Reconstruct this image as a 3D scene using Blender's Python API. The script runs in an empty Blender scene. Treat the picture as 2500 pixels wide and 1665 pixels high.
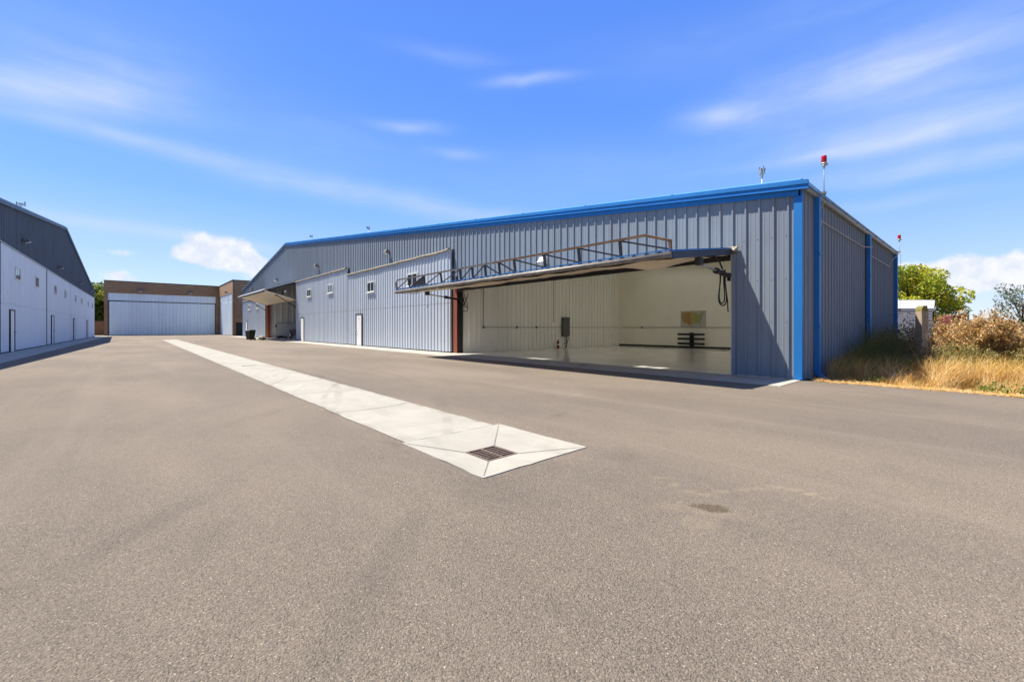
import bpy, bmesh, math, random
import numpy as np
from mathutils import Vector, Matrix, noise as mnoise

random.seed(7)
rng = np.random.default_rng(11)
scene = bpy.context.scene
COL = scene.collection
# x = to the east (into the near hangar), y = north along the taxi lane, z = up; metres, the camera stands at x=y=0
YAW = math.radians(41.79)
SUN = Vector((-0.285, 0.42, 1.0)).normalized()

# ------------------------------------------------------------------ mesh helpers
class MB:
    def __init__(s):
        s.v, s.f, s.m, s.sm = [], [], [], []
    def add(s, vs, fs, mi=0, smooth=False):
        b = len(s.v)
        s.v += [tuple(p) for p in vs]
        for f in fs:
            s.f.append(tuple(b + i for i in f)); s.m.append(mi); s.sm.append(smooth)
    def quad(s, a, b, c, d, mi=0):
        s.add([a, b, c, d], [(0, 1, 2, 3)], mi)
    def box(s, x0, x1, y0, y1, z0, z1, mi=0):
        vs = [(x0, y0, z0), (x1, y0, z0), (x1, y1, z0), (x0, y1, z0), (x0, y0, z1), (x1, y0, z1), (x1, y1, z1), (x0, y1, z1)]
        s.add(vs, [(3, 2, 1, 0), (4, 5, 6, 7), (0, 1, 5, 4), (1, 2, 6, 5), (2, 3, 7, 6), (3, 0, 4, 7)], mi)
    def hexa(s, lo, hi, mi=0):      # two quads of 4 points each
        s.add(list(lo) + list(hi), [(3, 2, 1, 0), (4, 5, 6, 7), (0, 1, 5, 4), (1, 2, 6, 5), (2, 3, 7, 6), (3, 0, 4, 7)], mi)
    def bar(s, p, q, w, h, mi=0, up=(0, 0, 1)):
        p, q = Vector(p), Vector(q); d = (q - p).normalized(); u = Vector(up)
        if abs(d.dot(u)) > .98: u = Vector((1, 0, 0))
        a = d.cross(u).normalized() * (w / 2); b = a.cross(d).normalized() * (h / 2)
        s.hexa([p - a - b, p + a - b, p + a + b, p - a + b], [q - a - b, q + a - b, q + a + b, q - a + b], mi)
    def tube(s, pts, r, n=8, mi=0, caps=True):
        pts = [Vector(p) for p in pts]; rs = r if isinstance(r, (list, tuple)) else [r] * len(pts)
        rings = []; prev = None
        for i, p in enumerate(pts):
            d = (pts[min(i + 1, len(pts) - 1)] - pts[max(i - 1, 0)])
            d = d.normalized() if d.length > 1e-9 else Vector((0, 0, 1))
            if prev is None:
                u = Vector((0, 0, 1)) if abs(d.z) < .9 else Vector((1, 0, 0))
                a = d.cross(u).normalized()
            else:
                a = (prev - d * prev.dot(d))
                a = a.normalized() if a.length > 1e-6 else d.orthogonal().normalized()
            prev = a; b = d.cross(a)
            rings.append([p + (a * math.cos(t) + b * math.sin(t)) * rs[i] for t in [2 * math.pi * k / n for k in range(n)]])
        vs = [q for R in rings for q in R]; fs = []
        for i in range(len(pts) - 1):
            for k in range(n):
                fs.append((i * n + k, i * n + (k + 1) % n, (i + 1) * n + (k + 1) % n, (i + 1) * n + k))
        s.add(vs, fs, mi, True)
        if caps:
            b = len(s.v) - len(vs)
            s.f.append(tuple(b + k for k in range(n))[::-1]); s.m.append(mi); s.sm.append(False)
            s.f.append(tuple(b + (len(pts) - 1) * n + k for k in range(n))); s.m.append(mi); s.sm.append(False)
    def lathe(s, prof, c=(0, 0, 0), n=16, mi=0, axis='z'):
        vs, fs = [], []
        for r, h in prof:
            for k in range(n):
                t = 2 * math.pi * k / n; a, b = r * math.cos(t), r * math.sin(t)
                p = (a, b, h) if axis == 'z' else ((h, a, b) if axis == 'x' else (b, h, a))
                vs.append((c[0] + p[0], c[1] + p[1], c[2] + p[2]))
        for i in range(len(prof) - 1):
            for k in range(n):
                fs.append((i * n + k, i * n + (k + 1) % n, (i + 1) * n + (k + 1) % n, (i + 1) * n + k))
        fs.append(tuple(range(n))[::-1]); fs.append(tuple((len(prof) - 1) * n + k for k in range(n)))
        s.add(vs, fs, mi, True)
    def xf(s, M):
        s.v = [tuple(M @ Vector(p)) for p in s.v]; return s
    def build(s, name, mats, parent=None, world=False):
        off = Vector((0, 0, 0))
        if world and parent is not None:
            r = parent
            while r is not None: off += r.location; r = r.parent
        me = bpy.data.meshes.new(name)
        me.from_pydata([tuple(Vector(p) - off) for p in s.v] if world else s.v, [], s.f)
        if not isinstance(mats, (list, tuple)): mats = [mats]
        for m in mats: me.materials.append(m)
        me.polygons.foreach_set('material_index', s.m)
        me.polygons.foreach_set('use_smooth', s.sm)
        bm = bmesh.new(); bm.from_mesh(me); bmesh.ops.recalc_face_normals(bm, faces=bm.faces); bm.to_mesh(me); bm.free()
        me.update()
        o = bpy.data.objects.new(name, me); COL.objects.link(o)
        if parent is not None: o.parent = parent
        return o

def tag(o, label=None, cat=None, group=None, kind=None):
    if label: o['label'] = label
    if cat: o['category'] = cat
    if group: o['group'] = group
    if kind: o['kind'] = kind
    return o
def thing(name, label, cat, loc=(0, 0, 0), rotz=0.0, group=None):
    o = bpy.data.objects.new(name, None); COL.objects.link(o)
    o.empty_display_size = .2; o.location = loc; o.rotation_euler = (0, 0, rotz)
    return tag(o, label, cat, group)
def copy_tree(o, parent=None):
    c = o.copy(); COL.objects.link(c)
    if parent is not None: c.parent = parent
    for ch in list(o.children): copy_tree(ch, c)
    return c

# ------------------------------------------------------------------ material helpers
class NT:
    def __init__(s, nt): s.nt = nt; s.n = nt.nodes; s.l = nt.links
    def node(s, t, **kw):
        n = s.n.new(t)
        for k, v in kw.items():
            if k == 'ins':
                for kk, vv in v.items():
                    if hasattr(vv, 'is_linked') or isinstance(vv, bpy.types.NodeSocket): s.l.new(vv, n.inputs[kk])
                    else: n.inputs[kk].default_value = vv
            else: setattr(n, k, v)
        return n
    def math(s, op, a, b=None, c=None, clamp=False):
        n = s.n.new('ShaderNodeMath'); n.operation = op; n.use_clamp = clamp
        for i, x in enumerate((a, b, c)):
            if x is None: continue
            if isinstance(x, bpy.types.NodeSocket): s.l.new(x, n.inputs[i])
            else: n.inputs[i].default_value = x
        return n.outputs[0]
    def mix(s, f, a, b, mode='MIX'):
        n = s.n.new('ShaderNodeMix'); n.data_type = 'RGBA'; n.blend_type = mode; n.clamp_factor = True
        for i, x in ((0, f), (6, a), (7, b)):
            if isinstance(x, bpy.types.NodeSocket): s.l.new(x, n.inputs[i])
            else: n.inputs[i].default_value = x if i == 0 else (*x[:3], 1)
        return n.outputs[2]
    def noise(s, vec, scale, detail=4, rough=.55, out='Fac', dist=0.0):
        n = s.n.new('ShaderNodeTexNoise'); n.inputs['Scale'].default_value = scale; n.inputs['Detail'].default_value = detail
        n.inputs['Roughness'].default_value = rough; n.inputs['Distortion'].default_value = dist
        if vec is not None: s.l.new(vec, n.inputs['Vector'])
        return n.outputs[out]
    def mapping(s, vec, scale=(1, 1, 1), rot=(0, 0, 0), loc=(0, 0, 0)):
        n = s.n.new('ShaderNodeMapping'); s.l.new(vec, n.inputs['Vector'])
        n.inputs['Scale'].default_value = scale; n.inputs['Rotation'].default_value = rot; n.inputs['Location'].default_value = loc
        return n.outputs[0]
    def ramp(s, fac, stops, interp='LINEAR'):
        n = s.n.new('ShaderNodeValToRGB'); n.color_ramp.interpolation = interp; e = n.color_ramp.elements
        while len(e) > len(stops): e.remove(e[-1])
        while len(e) < len(stops): e.new(.5)
        for i, (p, c) in enumerate(stops):
            e[i].position = p; e[i].color = (c, c, c, 1) if isinstance(c, (int, float)) else (*c[:3], 1)
        s.l.new(fac, n.inputs[0]); return n.outputs[0]
    def smooth(s, x, lo, hi, t0=0.0, t1=1.0):
        n = s.n.new('ShaderNodeMapRange'); n.interpolation_type = 'SMOOTHSTEP'
        n.inputs[1].default_value = lo; n.inputs[2].default_value = hi; n.inputs[3].default_value = t0; n.inputs[4].default_value = t1
        s.l.new(x, n.inputs[0]); return n.outputs[0]

def new_mat(name):
    m = bpy.data.materials.new(name); m.use_nodes = True
    t = NT(m.node_tree); b = t.n['Principled BSDF']
    return m, t, b
def simple(name, col, rough=.6, metal=0.0, var=.12, scale=3.0, bump=0.0, bscale=40.0, streak=False, spec=.5, dirt=None, dirt_amt=0.0):
    m, t, b = new_mat(name)
    co = t.node('ShaderNodeTexCoord').outputs['Object']
    v = t.mapping(co, (1, 1, .12)) if streak else co
    f = t.noise(v, scale, 5, .6)
    lo = tuple(max(0, c * (1 - var)) for c in col); hi = tuple(min(1, c * (1 + var)) for c in col)
    c = t.mix(t.smooth(f, .3, .7), lo, hi)
    if dirt:
        f2 = t.noise(t.mapping(co, (1.0, 1.0, .3), loc=(3.1, 7.7, 1.3)), scale * 1.7, 6, .65)
        c = t.mix(t.math('MULTIPLY', t.smooth(f2, .5, .75), dirt_amt), c, dirt)
    t.l.new(c, b.inputs['Base Color'])
    b.inputs['Roughness'].default_value = rough; b.inputs['Metallic'].default_value = metal
    b.inputs['Specular IOR Level'].default_value = spec
    if bump:
        bp = t.node('ShaderNodeBump', ins={'Strength': bump, 'Distance': .01, 'Height': t.noise(co, bscale, 4, .6)})
        t.l.new(bp.outputs[0], b.inputs['Normal'])
    return m

M = {}
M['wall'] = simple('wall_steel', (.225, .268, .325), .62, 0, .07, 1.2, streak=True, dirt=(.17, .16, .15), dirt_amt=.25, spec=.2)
M['side'] = M['wall']
M['door'] = simple('door_steel', (.49, .545, .61), .40, 0, .05, 1.1, streak=True, dirt=(.42, .41, .40), dirt_amt=.22)
M['door_left'] = simple('door_steel_pale', (.82, .86, .89), .5, 0, .03, 1.1, streak=True, dirt=(.62, .62, .64), dirt_amt=.15)
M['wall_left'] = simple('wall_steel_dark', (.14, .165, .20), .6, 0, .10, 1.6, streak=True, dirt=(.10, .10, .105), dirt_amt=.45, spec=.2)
M['blue'] = simple('blue_trim', (.020, .185, .52), .5, 0, .06, 2.0, spec=.3)
M['blue_faded'] = simple('blue_trim_faded', (.10, .155, .24), .55, 0, .08, 2.0, spec=.3)
M['blue_light'] = simple('blue_trim_light', (.10, .32, .68), .3, 0, .06, 2.0)
M['roof'] = simple('roof_metal', (.12, .30, .58), .35, 0, .08, 1.0)
M['gutter'] = simple('gutter_metal', (.20, .25, .31), .4, .2, .1, 3.0)
M['black'] = simple('black_rubber', (.012, .012, .013), .6, 0, .2, 5)
M['dark'] = simple('dark_steel', (.035, .036, .04), .5, .3, .2, 6)
M['galv'] = simple('galvanised', (.42, .42, .41), .45, .6, .12, 12)
M['conduit'] = simple('conduit_paint', (.42, .40, .35), .5, .2, .12, 12)
M['beige'] = simple('weather_strip', (.30, .27, .22), .8, 0, .22, 3, dirt=(.16, .14, .11), dirt_amt=.5)
M['lining'] = simple('insulation_sheet', (.72, .62, .48), .75, 0, .10, 1.3, bump=.35, bscale=5, dirt=(.30, .22, .14), dirt_amt=.35)
M['lining_pale'] = simple('door_lining', (.74, .66, .50), .65, 0, .05, 1.0)
M['truss'] = simple('weathered_steel', (.20, .19, .175), .55, .35, .25, 5, dirt=(.20, .085, .03), dirt_amt=.55)
M['truss_rust'] = simple('rusted_steel', (.17, .10, .06), .7, .2, .3, 4, dirt=(.20, .185, .165), dirt_amt=.85)
M['red_oxide'] = simple('red_oxide_primer', (.27, .065, .035), .55, 0, .15, 2.5, streak=True, dirt=(.10, .03, .02), dirt_amt=.5)
M['inner_wall'] = simple('inner_wall_steel', (.87, .86, .81), .45, 0, .04, 1.0, streak=True)
M['inner_plain'] = simple('inner_wall_board', (.88, .86, .765), .7, 0, .03, .8)
M['white'] = simple('white_paint', (.78, .78, .77), .45, 0, .04, 3)
M['vinyl'] = simple('window_vinyl', (.70, .70, .67), .45, 0, .05, 6)
M['chrome'] = simple('bright_steel', (.55, .55, .56), .22, .9, .05, 6)
M['panelgrey'] = simple('panel_grey', (.125, .125, .12), .5, .1, .06, 4)
M['lamp_body'] = simple('lamp_bronze', (.17, .165, .155), .5, .2, .15, 8)
M['lamp_pale'] = simple('lamp_pale', (.55, .55, .53), .45, .1, .1, 8)
M['stucco'] = simple('soffit_pale', (.7, .67, .6), .8, 0, .05, 2)
M['green_bin'] = simple('bin_plastic', (.012, .02, .015), .5, 0, .2, 6)
M['bark'] = simple('bark', (.12, .085, .055), .9, 0, .3, 6, bump=.6, bscale=14)
M['red_plastic'] = simple('extinguisher_red', (.24, .012, .012), .35, 0, .08, 5)

def glass_dark(name, col=(.02, .025, .03)):
    m, t, b = new_mat(name)
    co = t.node('ShaderNodeTexCoord').outputs['Object']
    t.l.new(t.mix(t.noise(co, .8, 2), col, tuple(c * 2.2 for c in col)), b.inputs['Base Color'])
    b.inputs['Roughness'].default_value = .05; b.inputs['Specular IOR Level'].default_value = .8
    return m
M['pane'] = glass_dark('window_glass')
def glass_clear():
    m, t, b = new_mat('clear_glass')
    out = t.n['Material Output']
    tr = t.node('ShaderNodeBsdfTransparent'); tr.inputs[0].default_value = (.82, .86, .86, 1)
    gl = t.node('ShaderNodeBsdfGlossy'); gl.inputs['Roughness'].default_value = .03
    mx = t.node('ShaderNodeMixShader'); mx.inputs[0].default_value = .12
    t.l.new(tr.outputs[0], mx.inputs[1]); t.l.new(gl.outputs[0], mx.inputs[2]); t.l.new(mx.outputs[0], out.inputs[0])
    return m
M['clear'] = glass_clear()
def red_lens():
    m, t, b = new_mat('red_lens')
    co = t.node('ShaderNodeTexCoord').outputs['Object']
    w = t.node('ShaderNodeTexWave', bands_direction='Z', ins={'Vector': co, 'Scale': 14.0, 'Distortion': .3})
    t.l.new(t.mix(w.outputs['Fac'], (.42, .004, .008), (.62, .012, .015)), b.inputs['Base Color'])
    b.inputs['Roughness'].default_value = .12; b.inputs['Transmission Weight'].default_value = .25
    return m
M['lens'] = red_lens()

def brick_mat(name, swz):
    m, t, b = new_mat(name)
    co = t.node('ShaderNodeTexCoord').outputs['Object']
    sp = t.node('ShaderNodeSeparateXYZ', ins={0: co})
    cb = t.node('ShaderNodeCombineXYZ', ins={0: sp.outputs[swz], 1: sp.outputs['Z'], 2: 0.0})
    br = t.node('ShaderNodeTexBrick', ins={'Vector': cb.outputs[0], 'Color1': (.33, .19, .108, 1), 'Color2': (.44, .27, .155, 1), 'Mortar': (.22, .17, .125, 1),
        'Scale': 1.0, 'Mortar Size': .012, 'Mortar Smooth': .2, 'Bias': 0.0, 'Brick Width': .4, 'Row Height': .2})
    c = t.mix(t.smooth(t.noise(co, .5, 4), .3, .7), br.outputs[0], t.mix(.5, br.outputs[0], (.23, .14, .085)))
    c = t.mix(t.math('MULTIPLY', t.noise(co, 9, 3), .5), c, t.mix(.5, c, (.22, .13, .09)))
    t.l.new(c, b.inputs['Base Color']); b.inputs['Roughness'].default_value = .88
    bp = t.node('ShaderNodeBump', ins={'Strength': .6, 'Distance': .01, 'Height': t.math('SUBTRACT', 1.0, br.outputs['Fac'])})
    t.l.new(bp.outputs[0], b.inputs['Normal'])
    return m
M['brick_x'] = brick_mat('brick_wall_x', 'X')
M['brick_y'] = brick_mat('brick_wall_y', 'Y')

def asphalt_mat():
    m, t, b = new_mat('asphalt')
    co = t.node('ShaderNodeTexCoord').outputs['Object']
    wco = t.node('ShaderNodeVectorMath', operation='ADD', ins={0: co}).outputs[0]
    wn = t.noise(co, 90, 2, .5, 'Color')
    sc = t.node('ShaderNodeVectorMath', operation='SCALE', ins={0: wn, 'Scale': .012}).outputs[0]
    t.l.new(sc, wco.node.inputs[1])
    v1 = t.node('ShaderNodeTexVoronoi', ins={'Vector': wco, 'Scale': 105.0, 'Randomness': 1.0})
    v2 = t.node('ShaderNodeTexVoronoi', ins={'Vector': wco, 'Scale': 215.0, 'Randomness': 1.0})
    s1 = t.node('ShaderNodeSeparateColor', ins={0: v1.outputs['Color']})
    s2 = t.node('ShaderNodeSeparateColor', ins={0: v2.outputs['Color']})
    base = t.ramp(s2.outputs[0], [(0, (.05, .042, .036)), (.25, (.165, .134, .11)), (.6, (.235, .191, .158)), (.92, (.29, .236, .194)), (1, (.44, .38, .32))])
    chip = t.ramp(s1.outputs[0], [(0, (.03, .027, .026)), (.3, (.115, .098, .084)), (.5, (.245, .193, .152)), (.75, (.28, .232, .19)), (.90, (.40, .31, .21)), (1, (.75, .68, .60))])
    stone = t.smooth(v1.outputs['Distance'], .20, .48, 1.0, 0.0)
    c = t.mix(t.math('MULTIPLY', stone, t.smooth(s1.outputs[1], .25, .4)), base, chip)
    # large mottling, dust and worn lanes that run along the taxi lane
    big = t.noise(t.mapping(co, (1, .45, 1)), .35, 5, .6)
    c = t.mix(t.smooth(big, .35, .68), t.mix(.42, c, (.12, .105, .094)), t.mix(.34, c, (.28, .235, .195)))
    lane = t.noise(t.mapping(co, (1.6, .05, 1)), .9, 4, .6)
    c = t.mix(t.math('MULTIPLY', t.smooth(lane, .52, .70), .40), c, (.255, .216, .183))
    med = t.noise(co, 2.6, 5, .65)
    c = t.mix(t.math('MULTIPLY', t.smooth(med, .55, .75), .22), c, (.10, .09, .082))
    sep = t.node('ShaderNodeSeparateXYZ', ins={0: co}); X, Y = sep.outputs[0], sep.outputs[1]
    def ell(cx, cy, rx, ry, rot, wob=.45, inner=.75, ns=9):
        dx = t.math('SUBTRACT', X, cx); dy = t.math('SUBTRACT', Y, cy); ca, sa = math.cos(rot), math.sin(rot)
        a = t.math('DIVIDE', t.math('ADD', t.math('MULTIPLY', dx, ca), t.math('MULTIPLY', dy, sa)), rx)
        q = t.math('DIVIDE', t.math('SUBTRACT', t.math('MULTIPLY', dy, ca), t.math('MULTIPLY', dx, sa)), ry)
        r = t.math('SQRT', t.math('ADD', t.math('MULTIPLY', a, a), t.math('MULTIPLY', q, q)))
        r = t.math('ADD', r, t.math('MULTIPLY', t.math('SUBTRACT', t.noise(co, ns, 4, .7), .5), wob * 2))
        return t.smooth(r, inner, 1.05, 1, 0)
    # dried puddle with a dusty rim, a sandy dribble beside it and faint old stains
    c = t.mix(t.math('MULTIPLY', ell(2.82, 1.17, .26, .15, -.9, .9, .2, 6), .28), c, (.33, .27, .20))
    c = t.mix(t.math('MULTIPLY', t.math('MULTIPLY', ell(2.866, 1.222, .150, .080, -1.0, .95, .5, 17), t.smooth(t.noise(co, 45, 4, .7), .3, .6, .45, 1)), .95), c, (.095, .072, .042))
    for cx, cy, rx, ry, ro, k in ((3.15, 1.74, 0.110, 0.050, -0.75, 0.30), (3.10, 1.59, 0.110, 0.050, -0.45, 0.30), (3.04, 1.45, 0.110, 0.050, -0.83, 0.30), (3.07, 1.34, 0.110, 0.050, -1.03, 0.30), (3.23, 1.28, 0.110, 0.050, -0.60, 0.30), (3.37, 1.20, 0.110, 0.050, -0.51, 0.30), (3.50, 1.12, 0.110, 0.050, -0.96, 0.30), (3.63, 1.05, 0.110, 0.050, -0.94, 0.40), (3.65, 0.95, 0.110, 0.050, -0.49, 0.40), (3.65, 0.84, 0.110, 0.050, -0.63, 0.40), (3.64, 0.77, 0.110, 0.050, -1.04, 0.30), (2.70, 1.41, 0.160, 0.100, -0.79, 0.20), (2.57, 1.13, 0.160, 0.100, -0.45, 0.20), (2.60, 1.22, 0.160, 0.100, -0.78, 0.20), (5.95, 4.9, .22, .12, .3, .3)):
        c = t.mix(t.math('MULTIPLY', ell(cx, cy, rx, ry, ro, 1.1, .0, 11), k), c, (.36, .30, .21))
    for cx, cy, rx, ry, ro, k in ((2.0, 4.05, .10, .35, 0, .35), (3.5, 2.3, .35, .22, .4, .25), (-.6, 3.3, .10, .03, .5, .6), (-2.2, 5.2, .8, .16, .9, .18), (.3, 2.9, .6, .14, 1.0, .15), (4.3, 3.9, .5, .09, .2, .22), (6.3, 4.2, .5, .1, .9, .22), (1.3, 6.6, 1.6, .2, .7, .15), (1.9, 2.4, .5, .5, 0, .18)):
        c = t.mix(t.math('MULTIPLY', ell(cx, cy, rx, ry, ro, 1.0, .0, 5), k), c, (.085, .072, .062))
    vs = t.node('ShaderNodeTexVoronoi', ins={'Vector': wco, 'Scale': 1.05, 'Randomness': 1.0})
    c = t.mix(t.math('MULTIPLY', t.smooth(vs.outputs['Distance'], .008, .020, 1, 0), .8), c, (.05, .045, .042))
    # turning tyre arcs
    for cx, cy, R, w, k in ((8.9, 1.6, 1.15, .10, .22), (-9.0, 12.0, 12.5, .14, .2), (-9.0, 12.0, 14.1, .14, .18)):
        dx = t.math('SUBTRACT', X, cx); dy = t.math('SUBTRACT', Y, cy)
        r = t.math('SQRT', t.math('ADD', t.math('MULTIPLY', dx, dx), t.math('MULTIPLY', dy, dy)))
        d = t.math('ABSOLUTE', t.math('SUBTRACT', r, R))
        k2 = t.math('MULTIPLY', t.smooth(d, w * .4, w, 1, 0), t.math('MULTIPLY', t.smooth(t.noise(co, .5, 3), .4, .6), k))
        c = t.mix(k2, c, (.07, .065, .06))
    c = t.mix(1.0, c, (.875, .868, .815), 'MULTIPLY')
    t.l.new(c, b.inputs['Base Color']); b.inputs['Roughness'].default_value = .85; b.inputs['Specular IOR Level'].default_value = .3
    h = t.math('ADD', t.math('MULTIPLY', v1.outputs['Distance'], -1.0), t.math('MULTIPLY', v2.outputs['Distance'], -.5))
    bp = t.node('ShaderNodeBump', ins={'Strength': 1.0, 'Distance': .006, 'Height': h})
    t.l.new(bp.outputs[0], b.inputs['Normal'])
    return m
M['asphalt'] = asphalt_mat()

def concrete_mat(name, col, dirt, crack=True, strip=False):
    m, t, b = new_mat(name)
    co = t.node('ShaderNodeTexCoord').outputs['Object']
    f = t.noise(co, 1.4, 6, .65); g = t.noise(t.mapping(co, (2.0, .35, 1)), 1.6, 5, .6); fine = t.noise(co, 130, 3, .6)
    c = t.mix(t.smooth(f, .35, .7), tuple(x * .90 for x in col), tuple(min(1, x * 1.05) for x in col))
    c = t.mix(t.math('MULTIPLY', t.smooth(g, .52, .75), .40), c, dirt)
    c = t.mix(t.math('MULTIPLY', t.smooth(fine, .4, .75), .12), c, (.3, .29, .27))
    if strip:
        sep = t.node('ShaderNodeSeparateXYZ', ins={0: co}); X, Y = sep.outputs[0], sep.outputs[1]
        ed = t.smooth(t.math('ABSOLUTE', t.math('SUBTRACT', X, 2.705)), .46, .60)
        c = t.mix(t.math('MULTIPLY', ed, t.smooth(t.noise(co, 5, 5, .7), .42, .68, 0, .65)), c, (.15, .13, .11))
        for cx, cy, Rr, w_, k in ((-9.0, 12.0, 12.5, .10, .30), (-9.0, 12.0, 14.1, .10, .25), (12.0, 4.0, 10.2, .07, .28), (12.0, 4.2, 10.7, .05, .2), (-3.0, 13.5, 6.2, .05, .28), (-3.0, 13.5, 5.75, .05, .2)):
            dx = t.math('SUBTRACT', X, cx); dy = t.math('SUBTRACT', Y, cy); r = t.math('SQRT', t.math('ADD', t.math('MULTIPLY', dx, dx), t.math('MULTIPLY', dy, dy)))
            k2 = t.math('MULTIPLY', t.smooth(t.math('ABSOLUTE', t.math('SUBTRACT', r, Rr)), w_ * .3, w_, 1, 0), t.math('MULTIPLY', t.smooth(t.noise(co, 1.2, 3), .35, .6), k))
            c = t.mix(k2, c, (.13, .12, .11))
    if crack:
        wv = t.node('ShaderNodeVectorMath', operation='ADD', ins={0: co}); nz = t.noise(co, 1.1, 3, .6, 'Color')
        scn = t.node('ShaderNodeVectorMath', operation='SCALE', ins={0: nz, 'Scale': 1.1}); t.l.new(scn.outputs[0], wv.inputs[1])
        vo = t.node('ShaderNodeTexVoronoi', feature='DISTANCE_TO_EDGE', ins={'Vector': wv.outputs[0], 'Scale': .28})
        k = t.math('MULTIPLY', t.smooth(vo.outputs['Distance'], .001, .006, 1, 0), t.smooth(t.noise(co, .35, 3), .42, .58))
        c = t.mix(t.math('MULTIPLY', k, .65), c, (.19, .18, .165))
    t.l.new(c, b.inputs['Base Color']); b.inputs['Roughness'].default_value = .85; b.inputs['Specular IOR Level'].default_value = .3
    bp = t.node('ShaderNodeBump', ins={'Strength': .25, 'Distance': .004, 'Height': fine})
    t.l.new(bp.outputs[0], b.inputs['Normal'])
    return m
M['concrete'] = concrete_mat('concrete', (.335, .315, .272), (.22, .205, .18), True, True)
M['collar'] = concrete_mat('collar_concrete', (.335, .315, .272), (.20, .185, .16), False)
M['apron'] = concrete_mat('apron_concrete', (.385, .365, .325), (.25, .235, .21))
M['joint'] = simple('joint_filler', (.17, .16, .145), .9, 0, .2, 8)

def floor_mat():
    m, t, b = new_mat('epoxy_floor')
    co = t.node('ShaderNodeTexCoord').outputs['Object']
    c = t.mix(t.smooth(t.noise(co, .6, 5, .6), .3, .7), (.82, .80, .74), (.87, .85, .79))
    t.l.new(c, b.inputs['Base Color']); b.inputs['Roughness'].default_value = .16
    t.l.new(t.smooth(t.noise(co, .7, 3), .3, .7, .07, .12), b.inputs['Roughness'])
    return m
M['floor'] = floor_mat()

def ground_mat():
    m, t, b = new_mat('dry_soil')
    co = t.node('ShaderNodeTexCoord').outputs['Object']
    f = t.noise(co, .35, 6, .65); g = t.noise(co, 14, 5, .7)
    c = t.mix(t.smooth(f, .35, .65), (.17, .125, .068), (.24, .175, .095))
    c = t.mix(t.math('MULTIPLY', t.smooth(g, .45, .75), .6), c, (.10, .075, .042))
    c = t.mix(t.math('MULTIPLY', t.smooth(t.noise(co, .08, 4), .5, .7), .45), c, (.075, .085, .032))
    t.l.new(c, b.inputs['Base Color']); b.inputs['Roughness'].default_value = .95
    bp = t.node('ShaderNodeBump', ins={'Strength': .8, 'Distance': .03, 'Height': g}); t.l.new(bp.outputs[0], b.inputs['Normal'])
    return m
M['soil'] = ground_mat()

def leaf_mat(name, stops, trans=.3, rough=.6):
    m, t, b = new_mat(name)
    at = t.node('ShaderNodeAttribute', attribute_name='tint')
    c = t.ramp(at.outputs['Fac'], stops)
    t.l.new(c, b.inputs['Base Color']); b.inputs['Roughness'].default_value = rough; b.inputs['Specular IOR Level'].default_value = .3
    if trans:
        tl = t.node('ShaderNodeBsdfTranslucent', ins={'Color': c}); mx = t.node('ShaderNodeMixShader', ins={0: trans})
        t.l.new(b.outputs[0], mx.inputs[1]); t.l.new(tl.outputs[0], mx.inputs[2]); t.l.new(mx.outputs[0], t.n['Material Output'].inputs[0])
    return m
M['maple'] = leaf_mat('maple_leaf', [(0, (.10, .15, .016)), (.4, (.24, .31, .028)), (.75, (.44, .46, .04)), (1, (.66, .50, .045))], .35)
M['dark_leaf'] = leaf_mat('green_leaf', [(0, (.07, .11, .016)), (.5, (.15, .21, .03)), (1, (.32, .36, .05))], .35)
M['olive_leaf'] = leaf_mat('silver_leaf', [(0, (.09, .13, .09)), (.5, (.15, .19, .14)), (1, (.26, .30, .23))], .25)
M['grass'] = leaf_mat('dry_grass', [(0, (.12, .14, .045)), (.25, (.22, .22, .065)), (.45, (.38, .25, .06)), (.75, (.64, .39, .10)), (1, (.82, .65, .39))], .3, .7)
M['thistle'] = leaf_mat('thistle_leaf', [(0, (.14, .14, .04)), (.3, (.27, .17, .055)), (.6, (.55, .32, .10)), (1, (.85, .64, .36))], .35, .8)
M['thistle_shaded'] = leaf_mat('thistle_leaf_shaded', [(0, (.07, .075, .035)), (.5, (.13, .115, .06)), (1, (.22, .16, .09))], .2, .8)  # shaded copy of the thistle leaf, hangar shade put into its colour
M['thistle_green'] = leaf_mat('thistle_leaf_green', [(0, (.08, .12, .035)), (.5, (.20, .21, .06)), (.8, (.36, .27, .09)), (1, (.48, .37, .18))], .2, .8)
M['stalk'] = simple('stalk', (.36, .24, .13), .85, 0, .25, 12)
M['seedhead'] = simple('seed_head', (.15, .095, .065), .9, 0, .3, 30)

# ------------------------------------------------------------------ ribbed steel sheet: profile along s, heights from zb(s) to zt(s)
def ribbed(mb, P, s0, s1, zb, zt, pitch=.305, depth=.034, minor=True, mi=0, wide=.030, top=.018, phase=0.0):
    fb = zb if callable(zb) else (lambda s: zb); ft = zt if callable(zt) else (lambda s: zt)
    pts = [(s0, 0.0)]
    k = math.floor((s0 - phase) / pitch) - 1
    while phase + k * pitch < s1 + pitch:
        c = phase + k * pitch
        for d, h in ((-wide, 0), (-top, depth), (top, depth), (wide, 0)):
            pts.append((c + d, h))
        if minor:
            for c2 in (c + pitch / 3, c + 2 * pitch / 3):
                for d, h in ((-.014, 0), (-.007, .004), (.007, .004), (.014, 0)): pts.append((c2 + d, h))
        k += 1
    pts = [p for p in pts if s0 <= p[0] <= s1] + [(s1, 0.0)]
    pts.sort(key=lambda p: p[0])
    vs, fs = [], []
    for s, h in pts:
        vs.append(P(s, h, fb(s))); vs.append(P(s, h, ft(s)))
    for i in range(len(pts) - 1):
        fs.append((2 * i, 2 * i + 2, 2 * i + 3, 2 * i + 1))
    mb.add(vs, fs, mi)

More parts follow.
